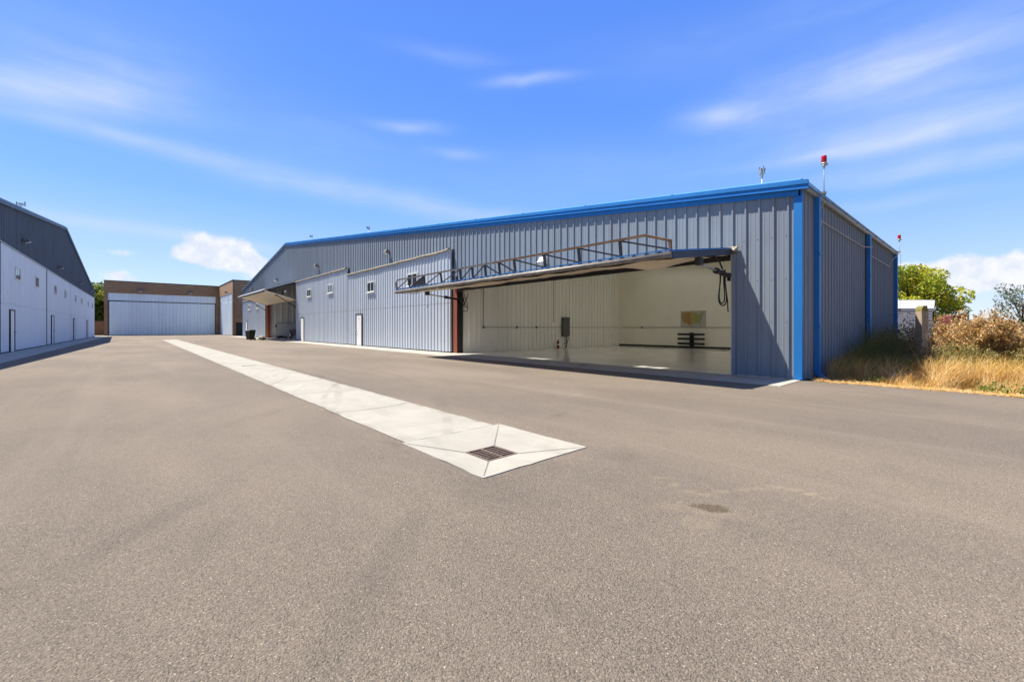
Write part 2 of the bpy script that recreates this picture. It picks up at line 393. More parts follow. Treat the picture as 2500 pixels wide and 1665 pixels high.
def window_unit(parent, P, s0, s1, z0, z1, out=.062, depth=.07, frame_m=None, pane_m=None, blind=0.0):
    """two-light slider: frame, pane and sill, P(s, out, z) gives the point"""
    fm = frame_m or M['vinyl']
    f = MB(); w = .055; sm = (s0 + s1) / 2
    def bx(mb, a, b, c, d, o0, o1, mi=0): mb.hexa([P(a, o0, c), P(b, o0, c), P(b, o0, d), P(a, o0, d)], [P(a, o1, c), P(b, o1, c), P(b, o1, d), P(a, o1, d)], mi)
    bx(f, s0, s0 + w, z0, z1, out - depth, out); bx(f, s1 - w, s1, z0, z1, out - depth, out)
    bx(f, s0 + w, s1 - w, z1 - w, z1, out - depth, out - .002); bx(f, s0 + w, s1 - w, z0, z0 + w, out - depth, out - .002)
    bx(f, sm - .025, sm + .025, z0 + w, z1 - w, out - depth, out - .006)
    fo = f.build('window_frame', fm, parent, True)
    p = MB(); bx(p, s0 + w, sm - .025, z0 + w, z1 - w, out - .024, out - .016); bx(p, sm + .025, s1 - w, z0 + w, z1 - w, out - .024, out - .016)
    p.build('window_pane', pane_m or M['pane'], parent, True)
    s_ = MB(); bx(s_, s0 - .03, s1 + .03, z0 - .05, z0 - .002, out - depth, out + .05); s_.build('window_sill', M['white'], parent, True)

def entry_door(parent, P, s0, s1, z0, z1, mat, handle_at, out=.055, trim=None):
    def bx(mb, a, b, c, d, o0, o1, mi=0): mb.hexa([P(a, o0, c), P(b, o0, c), P(b, o0, d), P(a, o0, d)], [P(a, o1, c), P(b, o1, c), P(b, o1, d), P(a, o1, d)], mi)
    fr = MB(); w = .06
    bx(fr, s0 - w, s0, z0, z1 + w, -.01, out + .02); bx(fr, s1, s1 + w, z0, z1 + w, -.01, out + .02); bx(fr, s0, s1, z1, z1 + w, -.01, out + .018)
    fr.build('door_frame', trim or M['dark'], parent, True)
    d = MB(); bx(d, s0, s1, z0 + .01, z1, -.01, out); bx(d, (s0 + s1) / 2 - .05, (s0 + s1) / 2 + .05, z1 - .30, z1 - .24, out, out + .004, 1)
    d.build('entry_door', [mat, M['panelgrey']], parent, True)
    h = MB(); hs = handle_at
    h.lathe([(.035, 0), (.035, .015), (.012, .02), (.012, .05), (.03, .055), (.028, .085), (.01, .095)], (0, 0, 0), 12, 0, 'y')
    # local y is outward
    Mx = Matrix((Vector(P(hs + 1, 0, 0)) - Vector(P(hs, 0, 0)), Vector(P(hs, 1, 0)) - Vector(P(hs, 0, 0)), Vector((0, 0, 1)))).transposed().to_4x4()
    Mx.translation = Vector(P(hs, out, z0 + .96)); h.xf(Mx); h.box
    h.build('door_handle', M['chrome'], parent, True)

def weather_flap(parent, P, s0, s1, z, name='weather_strip', curl=True):
    n = max(6, int((s1 - s0) / .4)); mb = MB(); prev = None
    for i in range(n + 1):
        s = s0 + (s1 - s0) * i / n
        j = .02 * mnoise.noise(Vector((s * .9, z, 3))) ; o = .09 + .02 * mnoise.noise(Vector((s * .7, 5, z)))
        if curl and i == 0: j += .03; o += .06
        sec = [P(s, .0, z + .06 + j), P(s, o, z + .03 + j), P(s, o + .015, z - .035 + j), P(s, o - .03, z - .075 + j), P(s, .0, z - .02 + j)]
        if prev: 
            mb.add(prev + sec, [(k, (k + 1) % 5, 5 + (k + 1) % 5, 5 + k) for k in range(5)])
        else: mb.add(sec, [(0, 1, 2, 3, 4)])
        prev = sec
    mb.add(prev, [(4, 3, 2, 1, 0)])
    mb.build(name, M['beige'], parent, True)

# ================================================================== SETTING: ground, yard, concrete
g = MB(); g.quad((-1500, -1500, -.06), (1500, -1500, -.06), (1500, 1500, -.06), (-1500, 1500, -.06))
tag(g.build('ground', M['soil']), kind='structure')

INX0, INX1, INY0, INY1 = 2.075, 3.385, 2.665, 4.03      # storm drain collar
STX0, STX1 = 2.11, 3.30                                  # drain strip
def edge_x(y):   # ragged eastern edge of the yard next to the weeds
    if y > 2.7: return 11.55
    return 11.42 + .09 * mnoise.noise(Vector((y * .5, 1.7, 0))) + .05 * mnoise.noise(Vector((y * 2.1, 4.2, 0))) + .02 * mnoise.noise(Vector((y * 7, .2, 0)))
yd = MB()
XS = [-45, -4, INX0, INX1, 9]
YS = [-60, INY0, INY1, 100]
for i in range(4):
    for j in range(3):
        if i == 2 and j == 1: continue
        yd.quad((XS[i], YS[j], 0), (XS[i + 1], YS[j], 0), (XS[i + 1], YS[j + 1], 0), (XS[i], YS[j + 1], 0))
ys = [100, 2.71] + [2.7 - .18 * k for k in range(0, 180)] + [-60]
for a, b2 in zip(ys[:-1], ys[1:]):
    yd.quad((9, b2, 0), (edge_x(b2), b2, 0), (edge_x(a), a, 0), (9, a, 0))
    yd.quad((edge_x(b2), b2, 0), (edge_x(b2) + .03, b2, -.07), (edge_x(a) + .03, a, -.07), (edge_x(a), a, 0))
tag(yd.build('asphalt_yard', M['asphalt']), kind='structure')

# concrete drain strip, 4 m bays with joints, ragged edges
st = MB(); n = 420; ymax = 54.0
for k in range(n):
    y0 = INY1 + .012 + (ymax - INY1) * (k / n) ** 1.6; y1 = INY1 + .012 + (ymax - INY1) * ((k + 1) / n) ** 1.6
    def ex(y, s): return .018 * mnoise.noise(Vector((y * 3.1, s, 0))) + .022 * mnoise.noise(Vector((y * .8, s + 3, 0)))
    st.quad((STX0 + ex(y0, 1), y0, .006), (STX1 + ex(y0, 9), y0, .006), (STX1 + ex(y1, 9), y1, .006), (STX0 + ex(y1, 1), y1, .006))
tag(st.build('drain_strip', M['concrete']), kind='structure')
jt = MB(); y = 6.15
while y < 50:
    pts = []
    for i in range(13):
        x = STX0 + .03 + (STX1 - STX0 - .06) * i / 12
        pts.append((x, y + .05 * mnoise.noise(Vector((x * 2, y, 0))) + .16 * (((i - 6) / 6) ** 2 - 1) * (1 if y < 8 else .2), .0095))
    for a, b2 in zip(pts[:-1], pts[1:]):
        jt.quad(a, b2, (b2[0], b2[1] + .012, .0095), (a[0], a[1] + .012, .0095))
    y += 2.05
tag(jt.build('strip_joints', M['joint']), kind='structure')

# aprons in front of the hangars
ap = MB()
for k in range(200):
    y0 = 2.80 + 67.5 * k / 200; y1 = 2.80 + 67.5 * (k + 1) / 200
    def ax(y): return 9.86 + .02 * mnoise.noise(Vector((y * 1.3, 2, 0))) if y > 2.9 else 9.86
    ap.quad((ax(y0), y0, .010), (11.30, y0, .010), (11.30, y1, .010), (ax(y1), y1, .010))
    ap.quad((ax(y0), y0, .010), (ax(y1), y1, .010), (ax(y1) - .004, y1, .0), (ax(y0) - .004, y0, .0))
tag(ap.build('concrete_apron', M['apron']), kind='structure')
aj = MB()
for yj in (6.6, 10.5, 14.6, 18.8, 23, 27.2, 31.5, 35.8, 40, 44.5, 49, 53, 57, 61, 65):
    aj.box(9.90, 11.25, yj, yj + .012, .008, .0135)
tag(aj.build('apron_joints', M['joint']), kind='structure')

cv = MB(); cv.box(-.19, .19, -.045, .045, .0, .004); cv.box(-.16, .16, -.02, .02, .0041, .006); cv.xf(Matrix.Translation((2.70, 15.4, .007)))
tag(cv.build('cover_plate', M['panelgrey']), 'small dark slot cover set in the pale concrete drain strip', 'cover')
cv = MB(); cv.lathe([(.14, 0), (.14, .003), (.11, .004)], (0, 0, 0), 20); cv.xf(Matrix.Translation((10.55, 8.45, .0115)))
tag(cv.build('cover_plate', M['panelgrey']), 'small round grey cover in the concrete apron before the open bay', 'cover')
# ------------------------------------------------------------------ storm drain in a square concrete collar
cx, cy = 2.622, 3.235
sd = thing('storm_drain', 'rusty slotted iron storm drain grate in square pale concrete collar', 'drain', (cx, cy, 0))
cl = MB(); gw = .188; gz = -.028; top = .008
o = [(INX0, INY0), (INX1, INY0), (INX1, INY1), (INX0, INY1)]
i_ = [(cx - gw, cy - gw), (cx + gw, cy - gw), (cx + gw, cy + gw), (cx - gw, cy + gw)]
NS = 10
for k in range(4):
    a, b2 = o[k], o[(k + 1) % 4]; c_, d_ = i_[(k + 1) % 4], i_[k]
    ring = []
    for r in range(NS + 1):
        f = r / NS
        def edge(q0, q1, e):
            x = q0[0] + (q1[0] - q0[0]) * e; y = q0[1] + (q1[1] - q0[1]) * e
            return x, y
        row = []
        for e in range(NS + 1):
            po = edge(a, b2, e / NS); pi = edge(d_, c_, e / NS)
            x = po[0] + (pi[0] - po[0]) * f; y = po[1] + (pi[1] - po[1]) * f
            j = 0.0
            if f == 0 and 0 < e < NS:
                j = .018 * mnoise.noise(Vector((x * 6, y * 6, k)))
            sag = math.sin(math.pi * e / NS) * .010
            z = top + (gz - top) * f - sag * (1 - f) * (f * 2.0)
            nx, ny = (0, -1) if k == 0 else ((1, 0) if k == 1 else ((0, 1) if k == 2 else (-1, 0)))
            row.append((x + nx * j, y + ny * j, z))
        ring.append(row)
    for r in range(NS):
        for e in range(NS):
            cl.quad(ring[r][e], ring[r][e + 1], ring[r + 1][e + 1], ring[r + 1][e])
    for e in range(NS):
        p, q = ring[0][e], ring[0][e + 1]; cl.quad(p, q, (q[0], q[1], -.08), (p[0], p[1], -.08))
cl.build('collar', M['collar'], sd, True)
for k in range(4):      # tooled hip joints
    hj = MB()
    a = Vector((*o[k], top)); b2 = Vector((*i_[k], gz)); d = (b2 - a); L = d.length; d.normalize(); s_ = Vector((-d.y, d.x, 0)) * .007
    p0 = a + d * .05; p1 = b2 - d * .0
    hj.quad(p0 - s_ * .5 + Vector((0, 0, .003)), p0 + s_ * .5 + Vector((0, 0, .003)), p1 + s_ + Vector((0, 0, .003)), p1 - s_ + Vector((0, 0, .003)))
    hj.build('hip_joint', M['joint'], sd, True)
gr = MB(); R = gw - .004; fw = .024; zt, zb_ = gz + .004, gz - .03
gr.box(cx - R, cx + R, cy - R, cy - R + fw, zb_, zt); gr.box(cx - R, cx + R, cy + R - fw, cy + R, zb_, zt)
gr.box(cx - R, cx - R + fw, cy - R + fw, cy + R - fw, zb_, zt); gr.box(cx + R - fw, cx + R, cy - R + fw, cy + R - fw, zb_, zt)
gr.box(cx - .013, cx + .013, cy - R + fw, cy + R - fw, zb_, zt)
ng = 8; span = 2 * R - 2 * fw; slot = span / (ng - 1)
for k in range(1, ng - 1):
    yb = cy - R + fw + slot * k
    for xa, xb in ((cx - R + fw, cx - .013), (cx + .013, cx + R - fw)):
        gr.box(xa, xb, yb - .0085, yb + .0085, zb_, zt - .001)
M['grate'] = simple('rusty_iron', (.145, .10, .078), .75, .2, .25, 22, dirt=(.12, .115, .11), dirt_amt=.8, bump=.3, bscale=90)
gr.build('grate', M['grate'], sd, True)
pit = MB(); pz = -.5
pit.quad((cx - gw, cy - gw, pz), (cx + gw, cy - gw, pz), (cx + gw, cy + gw, pz), (cx - gw, cy + gw, pz))
for k in range(4):
    a, b2 = i_[k], i_[(k + 1) % 4]; pit.quad((*a, gz), (*b2, gz), (*b2, pz), (*a, pz))
pit.build('pit', M['black'], sd, True)

# ================================================================== NEAR HANGAR (east side)
VX = 11.30
RIDGE_Y, RIDGE_Z, NEAR_Y, NEAR_Z, FAR_Y, FAR_Z = 46.0, 9.52, 2.82, 4.50, 68.3, 6.35
def roof_z(y):
    return NEAR_Z + (RIDGE_Z - NEAR_Z) * (y - NEAR_Y) / (RIDGE_Y - NEAR_Y) if y <= RIDGE_Y else RIDGE_Z + (FAR_Z - RIDGE_Z) * (y - RIDGE_Y) / (FAR_Y - RIDGE_Y)
BACK = 24.7
def side_y(x): return NEAR_Y - .14 * (x - VX) / (BACK - VX)
hb = thing('hangar_building', 'long slate blue ribbed steel hangar row with blue trim on the right of the lane', 'hangar', (18, 35, 0))
PW = lambda s, h, z: (VX - h, s, z)
w = MB()
# bay headers: A 4.22-16.45, B 16.85-29.7, C 29.7-42.35, D 42.35-54.4, E 54.6-67.6
def wseg(y0, y1, zb): ribbed(w, PW, y0, y1, zb, lambda s: roof_z(s) - .10, minor=y1 < 17)
wseg(2.86, 4.20, .02); wseg(4.20, 16.45, 3.10); wseg(16.45, 16.85, 3.10); wseg(16.85, 29.7, 4.9); wseg(29.7, 42.35, 5.4); wseg(42.35, 46.0, 5.46)
wseg(46.0, 54.5, 5.46); wseg(54.5, 67.5, 4.8); wseg(67.5, 68.28, .02)
w.build('front_wall', M['wall'], hb, True)
sw = MB()
def PS(s, h, z): return (s, side_y(s) - h, z)
ribbed(sw, PS, VX + .10, BACK, .0, 4.36, minor=True, depth=.034)
sw.build('side_wall', M['side'], hb, True)
# screws on the near panels
scr = MB()
for zz in (.35, 1.35, 2.35, 3.35, 4.05):
    for k in range(10, 15):
        yy = k * .305
        for dy in (-.05, .05):
            if 2.9 < yy + dy < 4.2: scr.lathe([(.010, 0), (.010, .006), (.004, .010)], (0, 0, 0), 6, 0, 'x'); b0 = len(scr.v) - 18; scr.v[b0:] = [(VX - p[0] - .001, p[1] + yy + dy, p[2] + zz) for p in scr.v[b0:]]
    for k in range(38, 80):
        xx = k * .305 + .05
        if xx < BACK - .2:
            scr.lathe([(.011, 0), (.011, .006), (.004, .010)], (0, 0, 0), 6, 0, 'y'); b0 = len(scr.v) - 18
            scr.v[b0:] = [(p[0] + xx, side_y(xx) - .001 - p[1], p[2] + zz) for p in scr.v[b0:]]
tag(scr.build('panel_screws', M['gutter'], hb, True), kind='stuff')
rw = MB()
rw.box(BACK, BACK + .08, side_y(BACK), 46, 0, 4.5)
for y0, y1 in ((2.7, 46.0), (46.0, 68.3)):
    rw.hexa([(BACK, y0, 0), (BACK + .08, y0, 0), (BACK + .08, y1, 0), (BACK, y1, 0)], [(BACK, y0, roof_z(y0) - .1), (BACK + .08, y0, roof_z(y0) - .1), (BACK + .08, y1, roof_z(y1) - .1), (BACK, y1, roof_z(y1) - .1)])
rw.build('rear_wall', M['wall'], hb, True)
fwl = MB(); fwl.box(VX + .02, BACK, FAR_Y - .06, FAR_Y, 0, FAR_Z - .1); fwl.build('end_wall', M['wall'], hb, True)
rf = MB()
SKX, SKY0, SKY1 = (15.0, 19.0, 22.6), 5.2, 14.4      # unseen fibreglass roof lights added to brighten the near bay, .9 m wide
def roof_piece(mb, xa, xb, ya, yb, zf, th):
    mb.hexa([(xa, ya, zf(ya) - th), (xb, ya, zf(ya) - th), (xb, ya, zf(ya)), (xa, ya, zf(ya))], [(xa, yb, zf(yb) - th), (xb, yb, zf(yb) - th), (xb, yb, zf(yb)), (xa, yb, zf(yb))])
def holed(mb, xa, xb, ya, yb, zf, th):
    roof_piece(mb, xa, xb, ya, SKY0, zf, th); roof_piece(mb, xa, xb, SKY1, yb, zf, th); x = xa
    for q in SKX: roof_piece(mb, x, q, SKY0, SKY1, zf, th); x = q + .9
    roof_piece(mb, x, xb, SKY0, SKY1, zf, th)
holed(rf, VX - .06, BACK + .2, NEAR_Y - .16, RIDGE_Y, roof_z, .08)
roof_piece(rf, VX - .06, BACK + .2, RIDGE_Y, FAR_Y + .16, roof_z, .08)
def fibreglass():
    m, t, b = new_mat('fibreglass'); tl = t.node('ShaderNodeBsdfTranslucent', ins={'Color': (.80, .79, .72, 1)}); mx = t.node('ShaderNodeMixShader', ins={0: .58})
    b.inputs['Base Color'].default_value = (.6, .62, .6, 1); t.l.new(b.outputs[0], mx.inputs[1]); t.l.new(tl.outputs[0], mx.inputs[2]); t.l.new(mx.outputs[0], t.n['Material Output'].inputs[0]); return m
M['fibreglass'] = fibreglass()
for q in SKX:
    d = MB(); d.quad((q, SKY0, roof_z(SKY0) - .03), (q + .9, SKY0, roof_z(SKY0) - .03), (q + .9, SKY1, roof_z(SKY1) - .03), (q, SKY1, roof_z(SKY1) - .03)); d.build('added_roof_light', M['fibreglass'], hb, True)
rf.build('roof', M['roof'], hb, True)
# rake: two-step blue fascia, cap roll and the strip against the wall
def rake(mb, x0, x1, dz0, dz1, ya, yb, mi=0):
    for y0, y1 in ((ya, min(RIDGE_Y, yb)), (RIDGE_Y, yb)):
        if y1 <= y0: continue
        z0, z1 = roof_z(y0), roof_z(y1)
        mb.hexa([(x0, y0, z0 + dz0), (x1, y0, z0 + dz0), (x1, y0, z0 + dz1), (x0, y0, z0 + dz1)], [(x0, y1, z1 + dz0), (x1, y1, z1 + dz0), (x1, y1, z1 + dz1), (x0, y1, z1 + dz1)], 1 if y0 >= RIDGE_Y else mi)
fa = MB()
rake(fa, VX - .135, VX - .055, -.075, .018, NEAR_Y - .18, FAR_Y + .18)
rake(fa, VX - .115, VX - .052, -.165, -.079, NEAR_Y - .18, FAR_Y + .18)
rake(fa, VX - .132, VX - .054, -.182, -.168, NEAR_Y - .18, FAR_Y + .18)
fa.build('fascia', [M['blue'], M['blue_faded']], hb, True)
cp = MB()
for y0, y1 in ((NEAR_Y - .02, RIDGE_Y), (RIDGE_Y, FAR_Y + .1)):
    z0, z1 = roof_z(y0), roof_z(y1)
    sec = [(-.05, .022), (-.05, .055), (.05, .10), (.16, .115), (.24, .09), (.24, .01)]
    a = [(VX + q[0], y0, z0 + q[1]) for q in sec]; b2 = [(VX + q[0], y1, z1 + q[1]) for q in sec]
    m_ = len(sec); cp.add(a + b2, [(k, (k + 1) % m_, m_ + (k + 1) % m_, m_ + k) for k in range(m_)] + [tuple(range(m_))[::-1], tuple(m_ + k for k in range(m_))])
for k in range(1, 15):
    y0 = NEAR_Y + k * 3.05; z0 = roof_z(y0)
    if y0 < RIDGE_Y: cp.bar((VX - .056, y0, z0 + .04), (VX + .245, y0, z0 + .09), .03, .06)
cp.build('rake_cap', M['blue_light'], hb, True)
tr = MB(); rake(tr, VX - .045, VX - .036, -.31, -.185, NEAR_Y + .02, FAR_Y - .02); tr.build('rake_trim', [M['blue'], M['blue_faded']], hb, True)
ct = MB(); ct.box(VX - .046, VX - .0, NEAR_Y - .05, NEAR_Y + .115, .02, roof_z(NEAR_Y) - .315); ct.box(VX + .002, VX + .10, NEAR_Y - .046, NEAR_Y - .002, .02, 4.3); ct.build('corner_trim', M['blue'], hb, True)
ct = MB(); ct.box(VX - .05, VX, FAR_Y - .09, FAR_Y + .05, .02, FAR_Z - .315); ct.build('corner_trim', M['blue'], hb, True)
# gutter along the near eave (profiled box gutter)
gu = MB(); sec = [(0.02, -.02), (.02, -.17), (-.09, -.17), (-.12, -.14), (-.12, -.085), (-.15, -.07), (-.15, -.035), (-.135, -.035), (-.135, -.06), (-.02, -.06)]
x0, x1 = VX - .05, BACK + .2
a = [(x0, side_y(x0) + q[0], NEAR_Z + q[1]) for q in sec]; b2 = [(x1, side_y(x1) + q[0], NEAR_Z + q[1]) for q in sec]; m_ = len(sec)
gu.add(a + b2, [(k, (k + 1) % m_, m_ + (k + 1) % m_, m_ + k) for k in range(m_)] + [tuple(range(m_))[::-1], tuple(m_ + k for k in range(m_))])
for k in range(9): 
    xx = VX + .8 + 1.5 * k; gu.box(xx, xx + .03, side_y(xx) - .156, side_y(xx) - .10, NEAR_Z - .10, NEAR_Z - .03)
gu.build('gutter', M['gutter'], hb, True)
for xx in (12.32, 18.55, 24.45):
    d = MB(); y0 = side_y(xx); d.box(xx - .09, xx + .09, y0 - .15, y0 - .045, .12, NEAR_Z - .172); d.box(xx - .10, xx + .10, y0 - .165, y0 - .04, 1.2, 1.26); d.box(xx - .10, xx + .10, y0 - .165, y0 - .04, 2.95, 3.0)
    d.hexa([(xx - .09, y0 - .15, .0), (xx + .09, y0 - .15, .0), (xx + .09, y0 - .045, .119), (xx - .09, y0 - .045, .119)], [(xx - .09, y0 - .3, -.03), (xx + .09, y0 - .3, -.03), (xx + .09, y0 - .15, .119), (xx - .09, y0 - .15, .119)])
    d.build('downspout', M['blue'], hb, True)
# conduit on the side wall
cd = MB(); Y = lambda x: side_y(x) - .07
cd.tube([(12.55, NEAR_Y - .20, 4.30), (12.58, Y(12.6) - .05, 4.18), (12.60, Y(12.6), 4.05), (12.60, Y(12.6), 3.78)], .014)
cd.box(12.54, 12.67, Y(12.6) - .03, Y(12.6) + .035, 3.72, 3.80)
cd.tube([(12.75, Y(12.7), 3.90), (12.78, Y(12.8), 3.84)] + [(x, Y(x), 3.84) for x in (15, 17.8)] + [(18.2, Y(18.2) - .10, 3.86), (18.7, Y(18.7) - .10, 3.92), (18.78, Y(18.8) - .02, 3.9), (18.78, Y(18.8), 3.7), (18.9, Y(18.9), 3.68)] + [(x, Y(x), 3.68) for x in (21, 23.0)] + [(23.05, Y(23), 3.85), (23.5, Y(23) - .12, 4.1), (24.0, Y(24) - .2, 4.35)], .014)
cd.build('conduit', M['conduit'], hb, True)

# inside of bay A
fl = MB(); fl.box(VX - .004, 24.4, 2.95, 16.45, -.05, .014); fl.build('floor', M['floor'], hb, True)
bsl = MB(); bsl.box(VX - .02, VX + .025, 4.33, 16.40, 2.90, 3.09); bsl.build('gap_shade_strip', M['black'], hb, True)  # black strip standing in for the shadow gap behind the lining
fl2 = MB(); fl2.box(VX - .004, 24.4, 16.6, 68.2, -.05, .013); fl2.build('floor', M['apron'], hb, True)
pa = MB(); PP = lambda s, h, z: (s, 16.50 - h, z)
ribbed(pa, PP, 11.62, 24.40, .014, 6.0, minor=False, depth=.055, wide=.034, top=.022, phase=.1); pa.box(11.62, 24.4, 16.52, 16.56, 0, 6.0)
pa.box(17.72, 17.80, 16.455, 16.50, .02, 5.6)
pa.build('partition_wall', M['inner_wall'], hb, True)
pb = MB(); pb.hexa([(24.40, 2.9, .014), (24.46, 2.9, .014), (24.46, 16.5, .014), (24.40, 16.5, .014)], [(24.40, 2.9, 4.30), (24.46, 2.9, 4.30), (24.46, 16.5, 5.9), (24.40, 16.5, 5.9)]); pb.build('inner_rear_wall', M['inner_plain'], hb, True)
bbd = MB(); bbd.box(24.385, 24.399, 4.0, 16.46, .014, .115); bbd.build('baseboard', M['black'], hb, True)
ce = MB(); holed(ce, VX + .35, 24.4, 3.0, 16.5, lambda y: 4.2 + (y - 3) / 9, .05)
ce.build('ceiling', M['inner_plain'], hb, True)
iw = MB(); iw.box(VX + .12, 24.4, 2.93, 2.96, 0, 4.3); iw.build('inner_side_wall', M['inner_plain'], hb, True)
hd = MB(); hd.box(VX + .03, VX + .33, 4.25, 16.42, 3.10, 3.42); hd.build('door_header', M['red_oxide'], hb, True)
sc_ = MB()      # red H column between bays A and B
sc_.box(VX - .06, VX - .035, 16.43, 16.71, 0, 3.04); sc_.box(VX - .034, VX + .26, 16.55, 16.575, 0, 3.6, 1); sc_.box(VX + .261, VX + .285, 16.43, 16.71, 0, 3.6, 1)
sc_.box(VX - .034, VX + .26, 16.435, 16.55, 0, 3.6, 2)
sc_.build('steel_column', [M['red_oxide'], M['dark'], M['black']], hb, True)
jb = MB(); jb.box(VX - .05, VX - .003, 4.19, 4.28, .02, 3.06); jb.build('jamb_trim', M['wall'], hb, True)
js = MB(); js.box(VX + .0, VX + .03, 4.285, 4.32, .02, 3.02); js.build('jamb_seal', M['white'], hb, True)
ci = MB()       # wiring on the inside walls
ci.tube([(12.83, 16.455, 1.22), (24.36, 16.455, 1.22)], .013); ci.tube([(12.83, 16.455, 1.2), (12.83, 16.455, 3.9)], .013)
ci.tube([(17.9, 16.455, 1.5), (17.9, 16.455, 5.0)], .012)
ci.tube([(24.375, 16.3, 1.21), (24.375, 3.2, 1.21)], .013)
for xx in (12.83, 15.05, 16.5): ci.box(xx - .05, xx + .05, 16.42, 16.465, 1.16, 1.28)
for yy in (14.75,): ci.box(24.34, 24.385, yy - .05, yy + .05, 1.15, 1.27)
ci.tube([(24.375, 8.78, 1.2), (24.375, 8.78, 2.1)], .012); ci.box(24.34, 24.385, 8.62, 8.76, 1.95, 2.12)
ci.build('wiring', M['panelgrey'], hb, True)

# ---------------- bay A: the open hydraulic door
HX, HZ, DL = VX - .09, 3.06, 3.03
dvec = Vector((-3.0, 0, -.42)).normalized(); nvec = Vector((dvec.z, 0, -dvec.x))     # along the leaf, and up out of its skin
def PA(y, t, h): return Vector((HX, y, HZ)) + dvec * t + nvec * h
AY0, AY1 = 4.28, 16.42
leaf = MB()
wins = [(7.45, 8.55), (12.2, 13.3)]; WT0, WT1 = .20, .78
ycuts = [AY0, wins[0][0], wins[0][1], wins[1][0], wins[1][1], AY1]
def slab(y0, y1, t0, t1):
    leaf.hexa([PA(y0, t0, .10), PA(y1, t0, .10), PA(y1, t1, .10), PA(y0, t1, .10)], [PA(y0, t0, .115), PA(y1, t0, .115), PA(y1, t1, .115), PA(y0, t1, .115)])
for k in range(5):
    if k in (1, 3): slab(ycuts[k], ycuts[k + 1], 0, WT0); slab(ycuts[k], ycuts[k + 1], WT1, DL)
    else: slab(ycuts[k], ycuts[k + 1], 0, DL)
kk = 14
while kk * .305 < AY1 - .05:
    yy = kk * .305; kk += 1
    if any(a - .05 < yy < b2 + .05 for a, b2 in wins) or yy < AY0 + .05: continue
    leaf.hexa([PA(yy - .038, 0.02, .1151), PA(yy + .038, 0.02, .1151), PA(yy + .038, DL - .02, .1151), PA(yy - .038, DL - .02, .1151)], [PA(yy - .017, 0.02, .147), PA(yy + .017, 0.02, .147), PA(yy + .017, DL - .02, .147), PA(yy - .017, DL - .02, .147)])
dA = leaf.build('hydraulic_door', M['wall'], hb, True)
dA['label'] = 'hydraulic hangar door swung up to horizontal, rusty truss along its outer edge'
M['edge'] = simple('edge_channel_paint', (.045, .065, .11), .5, 0, .12, 3, spec=.3)
for y0, y1 in ((AY0 - .025, AY0 - .002), (AY1 + .002, AY1 + .025)):
    ec = MB(); ec.hexa([PA(y0, .05, -.03), PA(y1, .05, -.03), PA(y1, DL, -.03), PA(y0, DL, -.03)], [PA(y0, .05, .115), PA(y1, .05, .115), PA(y1, DL, .115), PA(y0, DL, .115)]); ec.build('edge_channel', M['edge'], dA, True)
et = MB()
for y0, y1 in ((AY0 - .04, AY0 + .03), (AY1 - .03, AY1 + .04)):
    et.hexa([PA(y0, .05, .1155), PA(y1, .05, .1155), PA(y1, DL, .1155), PA(y0, DL, .1155)], [PA(y0, .05, .15), PA(y1, .05, .15), PA(y1, DL, .15), PA(y0, DL, .15)])
et.hexa([PA(AY0, DL - .05, .148), PA(AY1, DL - .05, .148), PA(AY1, DL + .01, .148), PA(AY0, DL + .01, .148)], [PA(AY0, DL - .05, .17), PA(AY1, DL - .05, .17), PA(AY1, DL + .01, .17), PA(AY0, DL + .01, .17)])
et.build('edge_trim', M['blue'], dA, True)
# girts under the skin and the insulation sheets
gi = MB()
for tt in (.12, .95, 1.9, 2.85): 
    gi.bar(PA(AY0 + .03, tt, .05), PA(AY1 - .03, tt, .05), .06, .09, 0, nvec)
for k in range(9): 
    yy = AY0 + .05 + (AY1 - AY0 - .1) * k / 8
    if any(a - .1 < yy < b2 + .1 for a, b2 in wins): continue
    gi.bar(PA(yy, .16, .05), PA(yy, 2.82, .05), .06, .085, 0, nvec)
gi.build('girt', M['dark'], dA, True)
li = MB(); NY, NTT = 96, 14
def lz(y, t):
    s = -.035 - .02 * abs(math.sin(y * 2.2)) * math.sin(math.pi * min(1, t / 3.0)) + .045 * mnoise.noise(Vector((y * 1.1, t * 1.3, 0))) + .015 * mnoise.noise(Vector((y * 4, t * 4, 2)))
    s -= .17 * math.exp(-((y - 5.45) / .50) ** 2) * math.exp(-((t - 1.75) / .55) ** 2)
    s -= .06 * math.exp(-((y - 12.2) / 1.1) ** 2) * math.exp(-((t - 2.1) / .7) ** 2)
    return s
for i in range(NY):
    for j in range(NTT):
        y0, y1 = [AY0 + .04 + (AY1 - AY0 - .08) * q / NY for q in (i, i + 1)]; t0, t1 = [.05 + 2.88 * q / NTT for q in (j, j + 1)]
        ym, tm = (y0 + y1) / 2, (t0 + t1) / 2
        if any(a - .02 < ym < b2 + .02 for a, b2 in wins) and WT0 - .1 < tm < WT1 + .1: continue
        li.add([PA(y0, t0, lz(y0, t0)), PA(y1, t0, lz(y1, t0)), PA(y1, t1, lz(y1, t1)), PA(y0, t1, lz(y0, t1))], [(0, 1, 2, 3)], 0, True)
li.build('insulation', M['lining'], dA, True)
